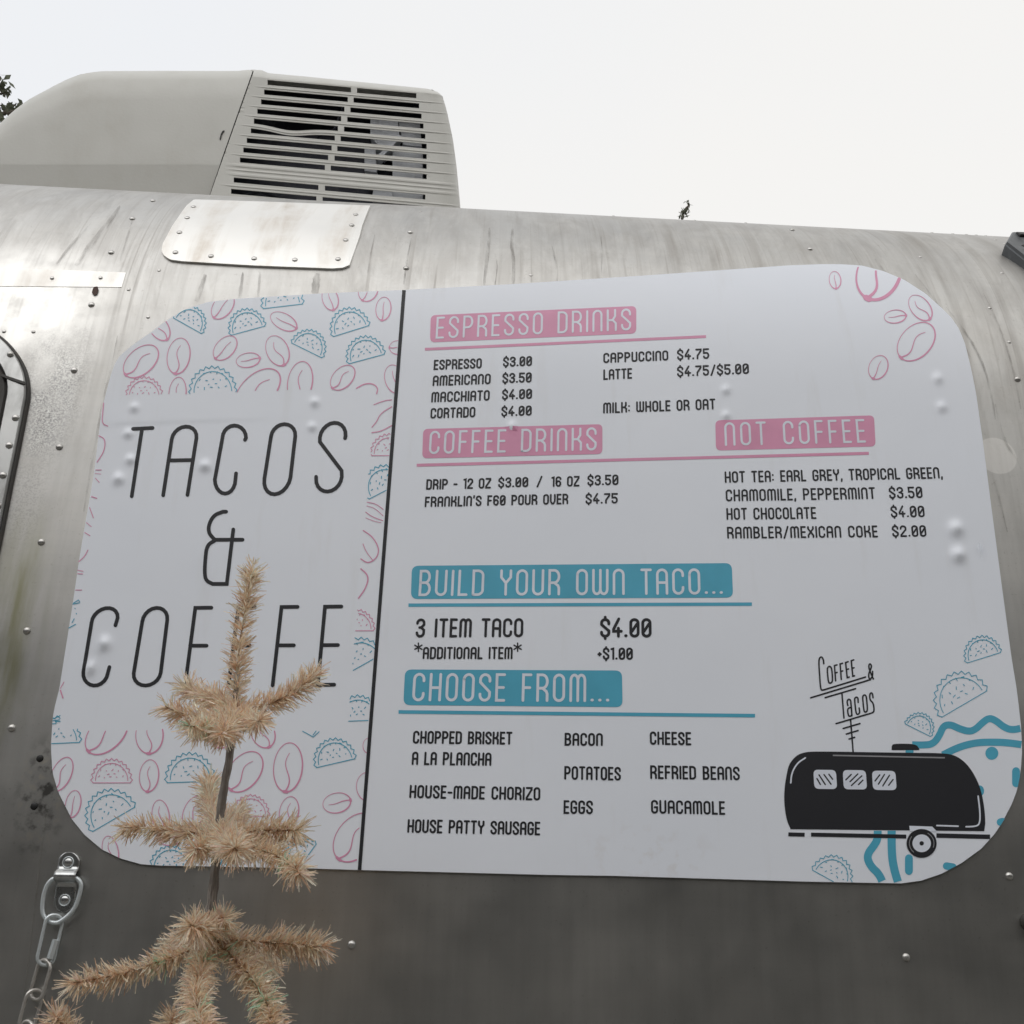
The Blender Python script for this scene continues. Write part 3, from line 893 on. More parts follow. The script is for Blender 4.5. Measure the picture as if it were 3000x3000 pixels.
def text(parent, s, x0, y0, x1, y1, h, w, mat, base=B_INK, gap=.27, name="lettering"):
    """one run of lettering from (x0,y0) to (x1,y1) along its baseline, cap height h"""
    mb = MB()
    made = None
    tot = sum(FONT[c][0] for c in s) + gap * (len(s) - 1)
    sx = (x1 - x0 - w) / (tot)
    x = 0.0
    for c in s:
        gw, strokes = FONT[c]
        if c == ' ' and name == "lettering" and mb.v:
            mb.build(name, mat, parent); mb = MB()
        for P in strokes:
            Q = []
            for (gx, gy) in P:
                bx = x0 + w / 2 + (x + gx) * sx
                by = y0 + (y1 - y0) * (bx - x0) / max(1e-6, (x1 - x0))
                hh = w / 2 + gy * (h - w)
                lean = (bx - VPX) / (by - VPY)
                Q.append((bx - lean * hh, by - hh))
            stroke(mb, Q, w, base, step=16)
        x += gw + gap
    return mb.build(name, mat, parent)
def banner(x0t, y0t, x1t, y1t, x1b, y1b, x0b, y0b, mat, r=15):
    C = [np.array(p, float) for p in ((x0t, y0t), (x1t, y1t), (x1b, y1b), (x0b, y0b))]
    P = []
    for i in range(4):
        p, a, b = C[i], C[(i - 1) % 4], C[(i + 1) % 4]
        u = (a - p) / np.linalg.norm(a - p) * r; v = (b - p) / np.linalg.norm(b - p) * r
        for k in range(6):
            t = k / 5
            P.append(tuple((p + u) * (1 - t) ** 2 + p * 2 * t * (1 - t) + (p + v) * t ** 2))
    mb = MB(); area(mb, P, B_BANNER, 6)
    return mb.build("heading_banner", mat, SG)
def rule(x0, y0, x1, y1, w, mat):
    mb = MB(); stroke(mb, [(x0, y0), (x1, y1)], w, B_BANNER, cap=False, step=30)
    return mb.build("rule_line", mat, SG)

mb = MB(); stroke(mb, [(1184, 855), (1150, 1300), (1119, 1700), (1086, 2130), (1054, 2549)], 10.5, B_TOP, cap=False); mb.build("divider_line", M_BLACK, SG)
b1 = banner(1262, 928, 1863, 901, 1863, 981, 1260, 1007, M_PINK); text(b1, "ESPRESSO DRINKS", 1276, 997, 1848, 972, 64, 6, M_WHITEINK, B_TOP, .33)
rule(1245, 1027, 2067, 990, 8, M_PINK)
b2 = banner(1240, 1260, 1764, 1246, 1764, 1333, 1237, 1346, M_PINK); text(b2, "COFFEE DRINKS", 1256, 1334, 1747, 1323, 68, 6.5, M_WHITEINK, B_TOP, .33)
rule(1221, 1366, 2543, 1331, 8.5, M_PINK)
b3 = banner(2094, 1235, 2558, 1220, 2563, 1311, 2096, 1323, M_PINK); text(b3, "NOT COFFEE", 2122, 1310, 2535, 1300, 69, 6.5, M_WHITEINK, B_TOP, .36)
b4 = banner(1207, 1660, 2142, 1652, 2146, 1753, 1204, 1757, M_TEAL, 20); text(b4, "BUILD YOUR OWN TACO...", 1226, 1749, 2116, 1744, 77, 7.5, M_WHITEINK, B_TOP, .30)
rule(1197, 1775, 2201, 1772, 10, M_TEAL)
b5 = banner(1187, 1963, 1821, 1966, 1823, 2073, 1182, 2067, M_TEAL, 20); text(b5, "CHOOSE FROM...", 1207, 2056, 1784, 2059, 83, 8, M_WHITEINK, B_TOP, .31)
rule(1168, 2087, 2210, 2098, 10.5, M_TEAL)
K = M_BLACK
for row in [("ESPRESSO", 1270, 1088, 1411, 1083, 30), ("$3.00", 1473, 1079, 1558, 1076, 29.5), ("AMERICANO", 1267, 1135, 1437, 1129, 31), ("$3.50", 1471, 1127, 1557, 1124, 30),
            ("MACCHIATO", 1263, 1183, 1434, 1177, 31), ("$4.00", 1470, 1175, 1558, 1172, 30), ("CORTADO", 1260.5, 1230, 1392, 1226, 31), ("$4.00", 1468, 1224, 1557, 1221, 30),
            ("DRIP - 12 OZ", 1248, 1438, 1438, 1434, 31), ("$3.00", 1459, 1432, 1547, 1430, 30), ("/", 1571, 1430, 1588, 1430, 32), ("16 OZ", 1614, 1430, 1697, 1428, 31), ("$3.50", 1720, 1426, 1811, 1424, 31),
            ("FRANKLIN'S F60 POUR OVER", 1244, 1489, 1664, 1480, 31), ("$4.75", 1714.5, 1480, 1809, 1478, 31),
            ("CAPPUCCINO", 1766.5, 1068, 1957, 1060, 30), ("$4.75", 1982.5, 1059, 2077, 1055, 31), ("LATTE", 1766.5, 1117, 1851, 1113, 31), ("$4.75/$5.00", 1982.5, 1108, 2193, 1099, 31),
            ("MILK: WHOLE OR OAT", 1766, 1215, 2095, 1203, 32),
            ("HOT TEA: EARL GREY, TROPICAL GREEN,", 2122, 1418, 2760, 1405, 34), ("CHAMOMILE, PEPPERMINT", 2125, 1472, 2563, 1465, 35), ("$3.50", 2603, 1464, 2701, 1462, 34),
            ("HOT CHOCOLATE", 2127, 1526, 2390, 1523, 35), ("$4.00", 2608, 1519, 2707, 1518, 34), ("RAMBLER/MEXICAN COKE", 2129, 1581, 2570, 1577, 35), ("$2.00", 2612, 1576, 2712, 1575, 34)]:
    text(SG, *row, 5.2, K, name="menu_text")
for row in [("3 ITEM TACO", 1217, 1870, 1532, 1869, 56, 7.6), ("$4.00", 1757, 1870, 1908, 1870, 57, 8.5), ("ADDITIONAL ITEM", 1238, 1933, 1501, 1933, 36, 5.6), ("+$1.00", 1749, 1935, 1853, 1935, 36, 6),
            ("CHOPPED BRISKET", 1209, 2180, 1500, 2183, 38, 6), ("A LA PLANCHA", 1206, 2242, 1439, 2245, 39, 6), ("HOUSE-MADE CHORIZO", 1199, 2339, 1582, 2346, 39, 6), ("HOUSE PATTY SAUSAGE", 1193, 2440, 1582, 2448, 40, 6),
            ("BACON", 1653, 2186, 1765, 2187, 38, 6), ("POTATOES", 1652, 2285, 1818, 2288, 40, 6), ("EGGS", 1650, 2385, 1736, 2386, 40, 6),
            ("CHEESE", 1902.5, 2183, 2024, 2185, 39, 6), ("REFRIED BEANS", 1903.5, 2283, 2166, 2287, 40, 6), ("GUACAMOLE", 1906, 2384, 2123, 2388, 40, 6)]:
    text(SG, row[0], *row[1:6], row[6], K, name="menu_text")
for cx, cy in ((1226, 1898), (1516, 1898)):
    mb = MB()
    for a in (90, 30, 150):
        dx, dy = 12 * math.cos(math.radians(a)), 12 * math.sin(math.radians(a))
        stroke(mb, [(cx - dx, cy - dy), (cx + dx, cy + dy)], 4, B_INK)
    mb.build("menu_text", K, SG)

# drip stains and lap seam on the skin around the sign
def stain_mat():
    m, N, L, b = principled("runoff_stain", (.19, .17, .145), .7)
    p = geo_pos(N)
    n = noise(N, L, scaled(N, L, p, (120, 22, 22)), 1.0, 5, .65)
    L.new(remap(N, L, n, .36, .68, .0, .40), b.inputs["Alpha"])
    return m
M_STAIN = stain_mat()
for P, W in [([(1434, 668), (1432, 720), (1425, 770), (1418, 838)], (3, 9, 11, 6)), ([(1502, 672), (1499, 720), (1506, 770), (1503, 834)], (4, 12, 11, 7)), ([(1617, 722), (1624, 752), (1634, 790), (1632, 826)], (1, 5, 5, 4)), ([(1450, 745), (1458, 780), (1450, 836)], (2, 4, 2)),
             ([(2680, 805), (2716, 850), (2770, 925), (2812, 985), (2842, 1048)], (2, 4, 6, 5, 4)), ([(2770, 900), (2818, 960), (2858, 1020), (2886, 1085), (2908, 1170), (2915, 1230)], (1, 4, 6, 6, 5, 2)), ([(2915, 1185), (2928, 1245), (2945, 1300), (2975, 1340), (2990, 1375)], (3, 5, 6, 4, 2)), ([(2563, 760), (2585, 790), (2598, 802)], (3, 6, 3)), ([(2880, 860), (2930, 960), (2968, 1080), (2990, 1200)], (1, 5, 6, 3)), ([(2905, 1390), (2925, 1450), (2950, 1560)], (4, 6, 2)),
             ([(352, 605), (318, 655), (268, 715), (222, 780)], (4, 12, 14, 8)), ([(268, 655), (212, 715), (165, 775)], (2, 7, 4)), ([(602, 805), (588, 850), (576, 884)], (8, 14, 10)), ([(712, 800), (706, 845), (702, 874)], (6, 10, 8)), ([(762, 800), (758, 850), (756, 872)], (4, 7, 5)), ([(1098, 690), (1085, 750), (1078, 800)], (2, 5, 3)), ([(930, 800), (926, 830), (922, 862)], (14, 24, 18)), ([(1205, 700), (1192, 760), (1183, 835)], (2, 6, 4)),
             ([(345, 985), (326, 1085), (305, 1160), (282, 1290), (258, 1420), (246, 1500)], (2, 5, 6, 6, 5, 2)), ([(390, 640), (372, 700), (352, 765)], (1, 5, 3)), ([(1760, 690), (1764, 740), (1762, 800)], (1, 3, 1))]:
    mb = MB(); C_ = curve(P, 2); t_ = np.linspace(0, 1, len(C_))
    Wd = [float(np.interp(t, np.linspace(0, 1, len(W)), W)) * (.8 + .4 * RND.random()) for t in t_]
    stroke(mb, C_, Wd, .0012 if P[0][1] < 1400 else .0008, cap=False)
    mb.build("drip_stain", M_STAIN, TR)
mb = MB(); stroke(mb, [(136, 2385), (118, 2520), (98, 2700), (76, 2880), (58, 3040)], 4.5, .0008, cap=False); mb.build("lap_seam", M_STAIN, TR)
mb = MB(); stroke(mb, curve([(285, 843), (281, 850), (278, 860), (277, 866)], 2), [2, 12, 17, 18, 18, 17, 16, 12, 9, 5][:len(curve([(285, 843), (281, 850), (278, 860), (277, 866)], 2))] if len(curve([(285, 843), (281, 850), (278, 860), (277, 866)], 2)) <= 10 else list(np.interp(np.linspace(0, 1, len(curve([(285, 843), (281, 850), (278, 860), (277, 866)], 2))), [0, .3, .7, 1], [4, 17, 16, 3])), .0016); mb.build("rust_spot", principled("rust_brown", (.085, .05, .04), .8)[0], TR)

# big title letters
def big(strokes, w=11):
    mb = MB()
    for s in strokes: stroke(mb, s, w, B_INK, step=10)
    return mb.build("title_letter", K, SG)
C2 = lambda P: curve(P, 3)
def arch(pl, top, pr, n=10):
    """half ellipse from pl over top to pr"""
    pl, top, pr = map(np.array, (pl, top, pr)); c = (pl + pr) / 2; ax = (pr - pl) / 2; up = top - c
    return [tuple(c - ax * math.cos(math.pi * k / n) + up * math.sin(math.pi * k / n)) for k in range(n + 1)]
big([[(392, 1260), (449, 1257)], [(418, 1260), (388, 1457)]])
big([[(480, 1454)] + arch((505, 1290), (546, 1253), (577, 1287)) + [(551, 1453)], [(496, 1352), (565.5, 1351)]])
big([[(719, 1292)] + arch((722, 1286), (688, 1250), (653, 1287)) + arch((631, 1408), (661, 1449), (691, 1408)) + [(693, 1390)]])
big([arch((795, 1283), (834, 1246), (866, 1281)) + arch((852, 1402), (806, 1451), (776, 1405)) + [(795, 1283)]])
big([[(1011.5, 1287)] + arch((1013, 1281), (980, 1242), (938, 1285)) + [(938, 1298), (1001.5, 1382)] + arch((1002, 1400), (961, 1443), (927, 1404)) + [(927, 1400)]])
big([[(664, 1502)] + C2([(655, 1502), (628, 1512), (613, 1540), (613, 1565), (631, 1584)]) + [(712, 1583.8)], C2([(631, 1586), (608, 1600), (603, 1640), (601, 1684), (606, 1704), (625, 1713)]) + [(666, 1713), (685, 1554)]])
big([[(340.5, 1834)] + arch((347, 1812), (312, 1784), (271, 1825)) + arch((247, 1970), (277, 2010), (318, 1975)) + [(323, 1956)]])
big([arch((419, 1823), (460, 1783), (492, 1818)) + arch((473, 1972), (429, 2010), (394, 1974)) + [(419, 1823)]])
for t_, b_, mid, e1, e2 in (((574, 1783), (544, 2012), (559, 1893.5), 621, 607), ((700, 1782), (671, 2010), (685, 1893), 748, 733), ((826, 1780.5), (800, 2010), (813, 1892.5), 873, 862)):
    big([[(e1, t_[1] - .5), t_, b_], [mid, (e2, mid[1])]])
big([[(1001, 1779), (953, 1779.6), (932, 2008), (980, 2007.5)], [(944, 1892), (991, 1891.5)]])

# hand drawn tacos and coffee beans
WB = [(333, 1163), (1100, 1145), (1018, 2139), (177, 2137)]
_div = lambda y: 1184 - (y - 854) * .0767
on_sheet = lambda p: in_poly(SHEET, p[0], p[1])
left_zone = lambda p: in_poly(SHEET, p[0], p[1]) and not in_poly(WB, p[0], p[1]) and p[0] < _div(p[1]) - 5
DOTS = [(.2, .12, 20), (.33, .09, 70), (.47, .11, 10), (.62, .10, 120), (.77, .12, 40), (.24, .27, 60), (.38, .25, 140), (.52, .27, 45), (.66, .25, 80), (.79, .27, 150), (.34, .40, 20), (.47, .41, 110), (.60, .40, 60), (.71, .38, 140), (.42, .17, 30), (.57, .18, 150)]
def taco(x0, y0, x1, y1, mat, w=2.6, test=on_sheet, teeth=13):
    mb = MB(); Wd = math.hypot(x1 - x0, y1 - y0); t = np.array([(x1 - x0) / Wd, (y1 - y0) / Wd]); u = np.array([t[1], -t[0]])
    O = np.array([x0, y0])
    M = lambda x, y: tuple(O + t * x * Wd + u * y * Wd)
    n = teeth * 4
    out = []
    for k in range(n + 1):
        a = math.radians(-6 + 192 * k / n)
        z = 1.0 + .055 * (1 - 2 * abs((k / 4) % 1 - .5) * 2)
        out.append(M(.5 - .47 * z * math.cos(a), .02 + .50 * z * math.sin(a) + .0))
    inn = [M(.5 - .385 * math.cos(math.pi * k / 22), .02 + .41 * math.sin(math.pi * k / 22)) for k in range(23)]
    base = [M(.08, -.035), M(.115, .015)] + [M(.115 + .77 * k / 12, -.01) for k in range(13)] + [M(.885, .015), M(.93, -.03)]
    stroke(mb, out, [w] * len(out), B_INK, test=test)
    stroke(mb, inn, [w] * len(inn), B_INK, test=test)
    stroke(mb, [M(.05, -.035), M(.95, -.035)], w, B_INK, test=test, step=5)
    rr = random.Random(int(x0 * 7 + y0))
    for (dx, dy, a) in DOTS:
        a = math.radians(a + rr.uniform(-30, 30)); l = rr.uniform(.006, .026)
        p, q = M(dx - l * math.cos(a), dy - l * math.sin(a)), M(dx + l * math.cos(a), dy + l * math.sin(a))
        if test(p) and test(q): stroke(mb, [p, q], w * 1.05, B_INK)
    if mb.v: return mb.build("taco_drawing", mat, SG)
def bean(cx, cy, a, b, ang, test=on_sheet, wmax=None, mat=None):
    mb = MB(); th = math.radians(ang); t = np.array([math.cos(th), -math.sin(th)]); u = np.array([math.sin(th), math.cos(th)])
    C = np.array([cx, cy]); M = lambda x, y: tuple(C + t * x + u * y)
    wm = wmax or (2.6 + a * .035)
    n = 56
    P, W = [], []
    low = math.radians(-55)
    for k in range(n):
        q = 2 * math.pi * k / n
        p = M(a * math.cos(q), b * math.sin(q)); P.append(p)
        d = (p[0] - cx) / a * .8 + (p[1] - cy) / a * .6
        W.append(wm * (.42 + .58 * max(0, min(1, .5 + .62 * d))) + (wm * .9 if abs(q - math.pi) < .16 else 0))
    stroke(mb, P, W, B_INK, closed=True, test=test)
    S, SW = [], []
    for k in range(15):
        s = k / 14
        S.append(M(-a * .97 + 1.55 * a * s, b * .20 * math.sin(s * 2 * math.pi) * (1 if a > 42 else .3))); SW.append(wm * (1.25 - .75 * s) * .72)
    stroke(mb, S, SW, B_INK, test=test)
    if mb.v: return mb.build("bean_drawing", mat or M_PINK, SG)
Z = left_zone
for args in [(415, 1062.6, 60, 37, 41), (525, 1047, 53, 33, 80), (466, 962, 45, 27, 125), (654, 902, 42, 27, 52), (661, 1023.7, 42, 27, 47), (728, 1059, 35, 21, 190), (522, 1155, 46, 25, 84), (757, 1146, 78, 46, 42),
             (832, 946, 42, 23, 152), (814, 1031.5, 46, 32, 114), (880, 1124, 62, 36, 80), (968, 880, 34, 23, 107), (1079, 856, 33, 27, 60), (1123.6, 909, 34, 22, 83), (1166, 1022, 25, 20, 0), (1004.6, 1110, 43, 28, 46), (1156, 1114, 42, 28, 105),
             (315, 2150, 75, 46, 44), (440, 2155, 54, 40, 88), (655, 2158, 36, 30, 60), (771, 2148, 46, 34, 115), (439, 2273.6, 47, 28, 84), (183, 2269, 53, 28, 65), (217, 2356, 40, 22, 78), (473, 2390, 46, 25, 97), (571, 2380, 50, 31, 66), (326, 2493, 44, 23, 102), (503, 2455, 34, 22, 10),
             (718, 2262, 67, 44, 52), (845, 2249, 72, 42, 84), (1080, 2186, 22, 16, 90), (1078, 2306, 42, 33, 95), (848, 2380, 46, 28, 80), (987.5, 2353, 41, 29, 192), (1042, 2454, 80, 54, 52)]:
    bean(*args, test=Z)
for P, w in [([(1045, 1141), (1068, 1128), (1092, 1127), (1108, 1140), (1104, 1157)], 3.6), ([(1096, 1189), (1127, 1177), (1148, 1175)], 2.6), ([(1148, 1195), (1115, 1215), (1104, 1239), (1090, 1255)], 3), ([(1090, 1271), (1117, 1267), (1148, 1250)], 3),
             ([(1076, 1474), (1102, 1479), (1123, 1495)], 2.4), ([(1075, 1485), (1099, 1492), (1123, 1514)], 2), ([(1072, 1503), (1091, 1517), (1122, 1528)], 2.6), ([(1072, 1520), (1097, 1530), (1117, 1534)], 1.8),
             ([(1065, 1557), (1092, 1575), (1110, 1606), (1108, 1630), (1094, 1646), (1076, 1652), (1058, 1640)], 3.6), ([(1064, 1596), (1073, 1619), (1092, 1643)], 2.4), ([(1058, 1669), (1075, 1683), (1080, 1701), (1070, 1729), (1051, 1755)], 4),
             ([(306, 1185), (304, 1210), (301, 1245), (318, 1252)], 3), ([(292, 1280), (311, 1290), (308, 1325), (287, 1357)], 3.2), ([(283, 1380), (299, 1380)], 2.6), ([(281, 1390), (298, 1392)], 1.8), ([(282, 1404), (293, 1416)], 2.4),
             ([(271, 1458), (286, 1463)], 3.4), ([(265, 1490), (276, 1520)], 2.6), ([(256, 1534), (270, 1546)], 2.2), ([(251, 1563), (266, 1572)], 2.6), ([(233, 1648), (250, 1634), (260, 1614)], 2.8), ([(230, 1673), (246, 1676)], 2.4), ([(230, 1683), (245, 1684)], 2.4), ([(224, 1731), (242, 1731)], 2.4),
             ([(180, 2018), (190, 2000)], 2.4), ([(180, 2024), (187, 2046)], 4)]:
    mb = MB(); stroke(mb, curve(P, 2), w, B_INK, step=5); mb.build("bean_drawing", M_PINK, SG)
for P in [[(218, 1769), (232, 1760), (236, 1765)], [(216, 1772), (236, 1768)], [(204, 1842), (224, 1831)], [(214, 1826), (220, 1815)], [(222, 1784), (223, 1786)], [(226, 1799), (227, 1801)], [(159, 2107), (179, 2098)], [(158, 2113), (177, 2110)], [(157, 2122), (166, 2121)], [(888, 2143.5), (919, 2160.5), (936, 2145)], [(918, 2155), (927, 2143)]]:
    mb = MB(); stroke(mb, P, 2.6, B_INK, step=5); mb.build("taco_drawing", M_TEAL, SG)
for x0, y0, x1, y1 in [(507, 930, 598, 981), (672, 984, 782, 954), (554, 1157, 697, 1151), (765, 905, 893, 890), (852, 1003, 950, 1051), (970, 988, 1086, 952), (1016, 1067, 1131, 1036), (1074, 1464, 1190, 1404), (1000, 1980, 1124, 1910), (985, 2111, 1116, 2106),
                       (105, 2177, 243, 2171), (484, 2289, 634, 2284), (264, 2436, 402, 2356), (438, 2544, 568, 2549), (921, 2247, 1046, 2218), (656, 2552, 770, 2486), (862, 2556, 928, 2466)]:
    taco(x0, y0, x1, y1, M_TEAL, test=Z)
for x0, y0, x1, y1 in [(368, 1168, 481, 1168), (1084, 1334, 1196, 1334), (990, 1846, 1100, 1846), (268, 2290, 391, 2290), (680, 2390, 792, 2388)]:
    taco(x0, y0, x1, y1, M_PINK, 2.3, test=Z)
for args in [(2444.5, 825.5, 25, 17, 97), (2694, 906.6, 43, 27, 130), (2620, 932, 32, 19, 186), (2681.6, 1005, 65, 45, 46), (2570.6, 1080, 36, 27, 66)]: bean(*args)
bean(2572, 806, 80, 62, 66, wmax=10)
for x0, y0, x1, y1 in [(2823, 1942, 2932, 1908), (2745, 2102, 2892, 2016), (2646, 2117, 2728, 2158), (2374, 2542, 2486, 2604)]: taco(x0, y0, x1, y1, M_TEAL, 2.3)

# trailer logo, lower right
q = lambda P: [(2250 + x / 2.576, 1850 + y / 2.576) for x, y in P]
def wave(P, w, test=on_sheet, cap=True):
    mb = MB(); stroke(mb, curve(q(P), 3), w, B_BANNER, cap=cap, test=test, step=5); return mb.build("wave_drawing", M_TEAL, SG)
wave([(1080, 858), (1150, 860), (1235, 855), (1285, 790), (1315, 715), (1370, 705), (1430, 735), (1510, 760), (1560, 740), (1610, 690), (1660, 655), (1710, 675), (1770, 725), (1830, 748), (1915, 730)], 20.5, cap=False)
wave([(1310, 935), (1400, 890), (1480, 860), (1580, 840), (1680, 838), (1780, 840), (1915, 858)], 21, cap=False)
wave([(820, 1505), (820, 1570), (790, 1620), (750, 1670), (742, 1720), (775, 1780), (830, 1830), (865, 1910)], 23, cap=False)
wave([(925, 1505), (925, 1620), (930, 1720), (945, 1800), (980, 1915)], 24, cap=False)
wave([(1862, 1056), (1862, 1148)], 23); wave([(1744, 1440), (1800, 1430)], 22); wave([(1055, 1712), (1055, 1808)], 23); wave([(1338, 1770), (1425, 1785)], 21.5); wave([(1030, 905), (1090, 907)], 9, cap=False)
mb = MB(); disc(mb, *q([(1680, 922)])[0], 19, 19, B_BANNER); mb.build("wave_drawing", M_TEAL, SG)
mb = MB(); disc(mb, *q([(1588, 1205)])[0], 13, 16, B_BANNER); mb.build("wave_drawing", M_TEAL, SG)
body = MB()
BODY = smooth_poly([(p[0], p[1]) for p in [(165, 1492), (135, 1430), (115, 1300), (118, 1180), (138, 1060), (155, 1000), (205, 940), (265, 915), (345, 908), (640, 912), (1000, 918), (1310, 920), (1400, 936), (1475, 985), (1535, 1060), (1585, 1160), (1612, 1260), (1628, 1380), (1630, 1450)]][::1], 0)
BODY = q(curve([tuple(p) for p in BODY], 2) + [(1622, 1508), (160, 1493)])
area(body, BODY, B_INK, 10, 8)
tl = body.build("trailer_drawing", M_BLACK, SG)
det = MB()
for wx0, wy0, wx1, wy1 in ((335, 1046, 513, 1192), (556, 1048, 738, 1195), (776, 1053, 961, 1200)):
    P = []
    C = [(wx0, wy0), (wx1 - 8, wy0 + 2), (wx1 + 2, wy1), (wx0 + 8, wy1 - 2)]
    for i in range(4):
        p, a, b = np.array(C[i], float), np.array(C[i - 1], float), np.array(C[(i + 1) % 4], float)
        uu = (a - p) / np.linalg.norm(a - p) * 36; vv = (b - p) / np.linalg.norm(b - p) * 36
        for k in range(6):
            t_ = k / 5; P.append(tuple((p + uu) * (1 - t_) ** 2 + p * 2 * t_ * (1 - t_) + (p + vv) * t_ ** 2))
    wd_ = MB(); area(wd_, q(P), B_TOP, 4, 8); wd_.build("window_drawing", M_WHITEINK, tl)
for P in ([(165, 1145), (172, 1070), (215, 995), (275, 957)], [(1576, 1245), (1590, 1360), (1590, 1440), (1570, 1472), (1485, 1475)]): stroke(det, curve(q(P), 3), 4.5, B_TOP, step=6)
stroke(det, q([(1265, 1466), (1425, 1471)]), 4.5, B_TOP)
area(det, q([(1058, 1468), (1230, 1474), (1268, 1512), (1062, 1510)]), B_TOP, 3, 6)
det.build("highlight_line", M_WHITEINK, tl)
hl = MB(); stroke(hl, q([(482, 938), (1325, 956)]), 4, B_TOP, cap=False); hl.build("highlight_line", M_GREYINK, tl)
ha = MB()
for P in ([(362, 1112), (388, 1157)], [(378, 1085), (425, 1158)], [(415, 1082), (468, 1155)], [(452, 1080), (480, 1118)], [(580, 1122), (620, 1082)], [(612, 1135), (670, 1078)], [(622, 1165), (700, 1092)], [(675, 1158), (708, 1125)],
          [(800, 1130), (835, 1085)], [(825, 1155), (870, 1082)], [(858, 1168), (908, 1088)], [(902, 1163), (935, 1120)]):
    stroke(ha, q(P), 4, B_TOP2)
ha.build("hatching", M_BLACK, tl)
rl = MB()
for P, h_ in (([(147, 1532), (270, 1535)], 11.5), ([(318, 1534), (1035, 1549)], 11.5), ([(1262, 1541), (1666, 1551)], 13)): stroke(rl, q(P), h_, B_INK, cap=False)
rl.build("chassis_drawing", M_BLACK, tl)
wh = MB()
wcx, wcy = q([(1150, 1600)])[0]
disc(wh, wcx, wcy, 44, 42, B_TOP2, 0, 36); disc(wh, wcx, wcy, 27, 26, B_TOP2 + .0001, 1, 30); disc(wh, wcx, wcy, 6.5, 6.5, B_TOP2 + .0002, 0, 16)
for a0, a1 in ((-60, 20), (130, 215)):
    stroke(wh, [(wcx + 36 * math.cos(math.radians(a0 + (a1 - a0) * k / 8)), wcy + 34 * math.sin(math.radians(a0 + (a1 - a0) * k / 8))) for k in range(9)], 2, B_TOP2 + .00015, mi=2)
wh.build("wheel_drawing", [M_BLACK, M_WHITEINK, M_GREYINK], tl)
vt = MB(); area(vt, curve(q([(925, 898), (925, 865), (940, 850), (1060, 850), (1110, 858), (1133, 885), (1134, 898)]), 2), B_INK, 3, 5); vt.build("vent_drawing", M_BLACK, tl)
lg = MB(); z5 = lambda P: [(2300 + x / 5.52, 1880 + y / 5.52) for x, y in P]
LW = 4.6
for P, cl in [([(612, 365), (606, 300), (580, 252), (545, 268), (530, 330), (545, 560), (558, 740), (575, 795), (610, 788)], 2)]: stroke(lg, curve(z5(P), 2) + z5([(1285, 580)]), LW, B_INK)
stroke(lg, curve(z5([(668, 470), (672, 430), (695, 408), (725, 415), (742, 455), (756, 640), (735, 672), (705, 682), (685, 655)]), 2, True), LW, B_INK, closed=True)
for P in [[(825, 383), (785, 395), (803, 640)], [(794, 515), (826, 506)], [(915, 358), (875, 370), (895, 620)], [(885, 490), (916, 482)], [(1005, 333), (964, 347), (990, 590), (1022, 580)], [(977, 460), (1010, 450)], [(1095, 304), (1055, 318), (1080, 566), (1107, 560)], [(1067, 440), (1100, 431)],
          [(400, 915), (1365, 622)], [(635, 912), (1125, 768)], [(905, 842), (937, 1242)], [(1045, 1270), (1085, 1790)], [(925, 1410), (1195, 1330)], [(975, 1500), (1165, 1443)], [(1020, 1580), (1110, 1553)]]:
    stroke(lg, z5(P), LW, B_INK)
for P in [[(1412, 612), (1350, 470), (1335, 400), (1355, 362), (1382, 390), (1376, 440), (1338, 520), (1335, 590), (1365, 622), (1400, 560), (1400, 490)], [(1000, 1040), (985, 980), (1005, 938), (1040, 945), (1050, 985), (1066, 1205)], [(1045, 1072), (1005, 1085), (994, 1120), (1010, 1205), (1038, 1216), (1062, 1195)],
          [(1167, 990), (1165, 920), (1140, 902), (1112, 920), (1110, 960), (1130, 1150), (1150, 1187), (1182, 1172), (1192, 1140), (1182, 1080)], [(1407, 915), (1400, 850), (1375, 832), (1353, 860), (1355, 950), (1412, 1000), (1426, 1130), (1400, 1156), (1340, 1174)]]:
    stroke(lg, curve(z5(P), 2), LW, B_INK)
stroke(lg, z5([(1345, 1172), (810, 1332)]), LW, B_INK)
stroke(lg, curve(z5([(1240, 930), (1240, 890), (1265, 866), (1292, 880), (1302, 920), (1318, 1110), (1300, 1142), (1275, 1147), (1258, 1120)]), 2, True), LW, B_INK, closed=True)
lg.build("logo_lettering", M_BLACK, SG)

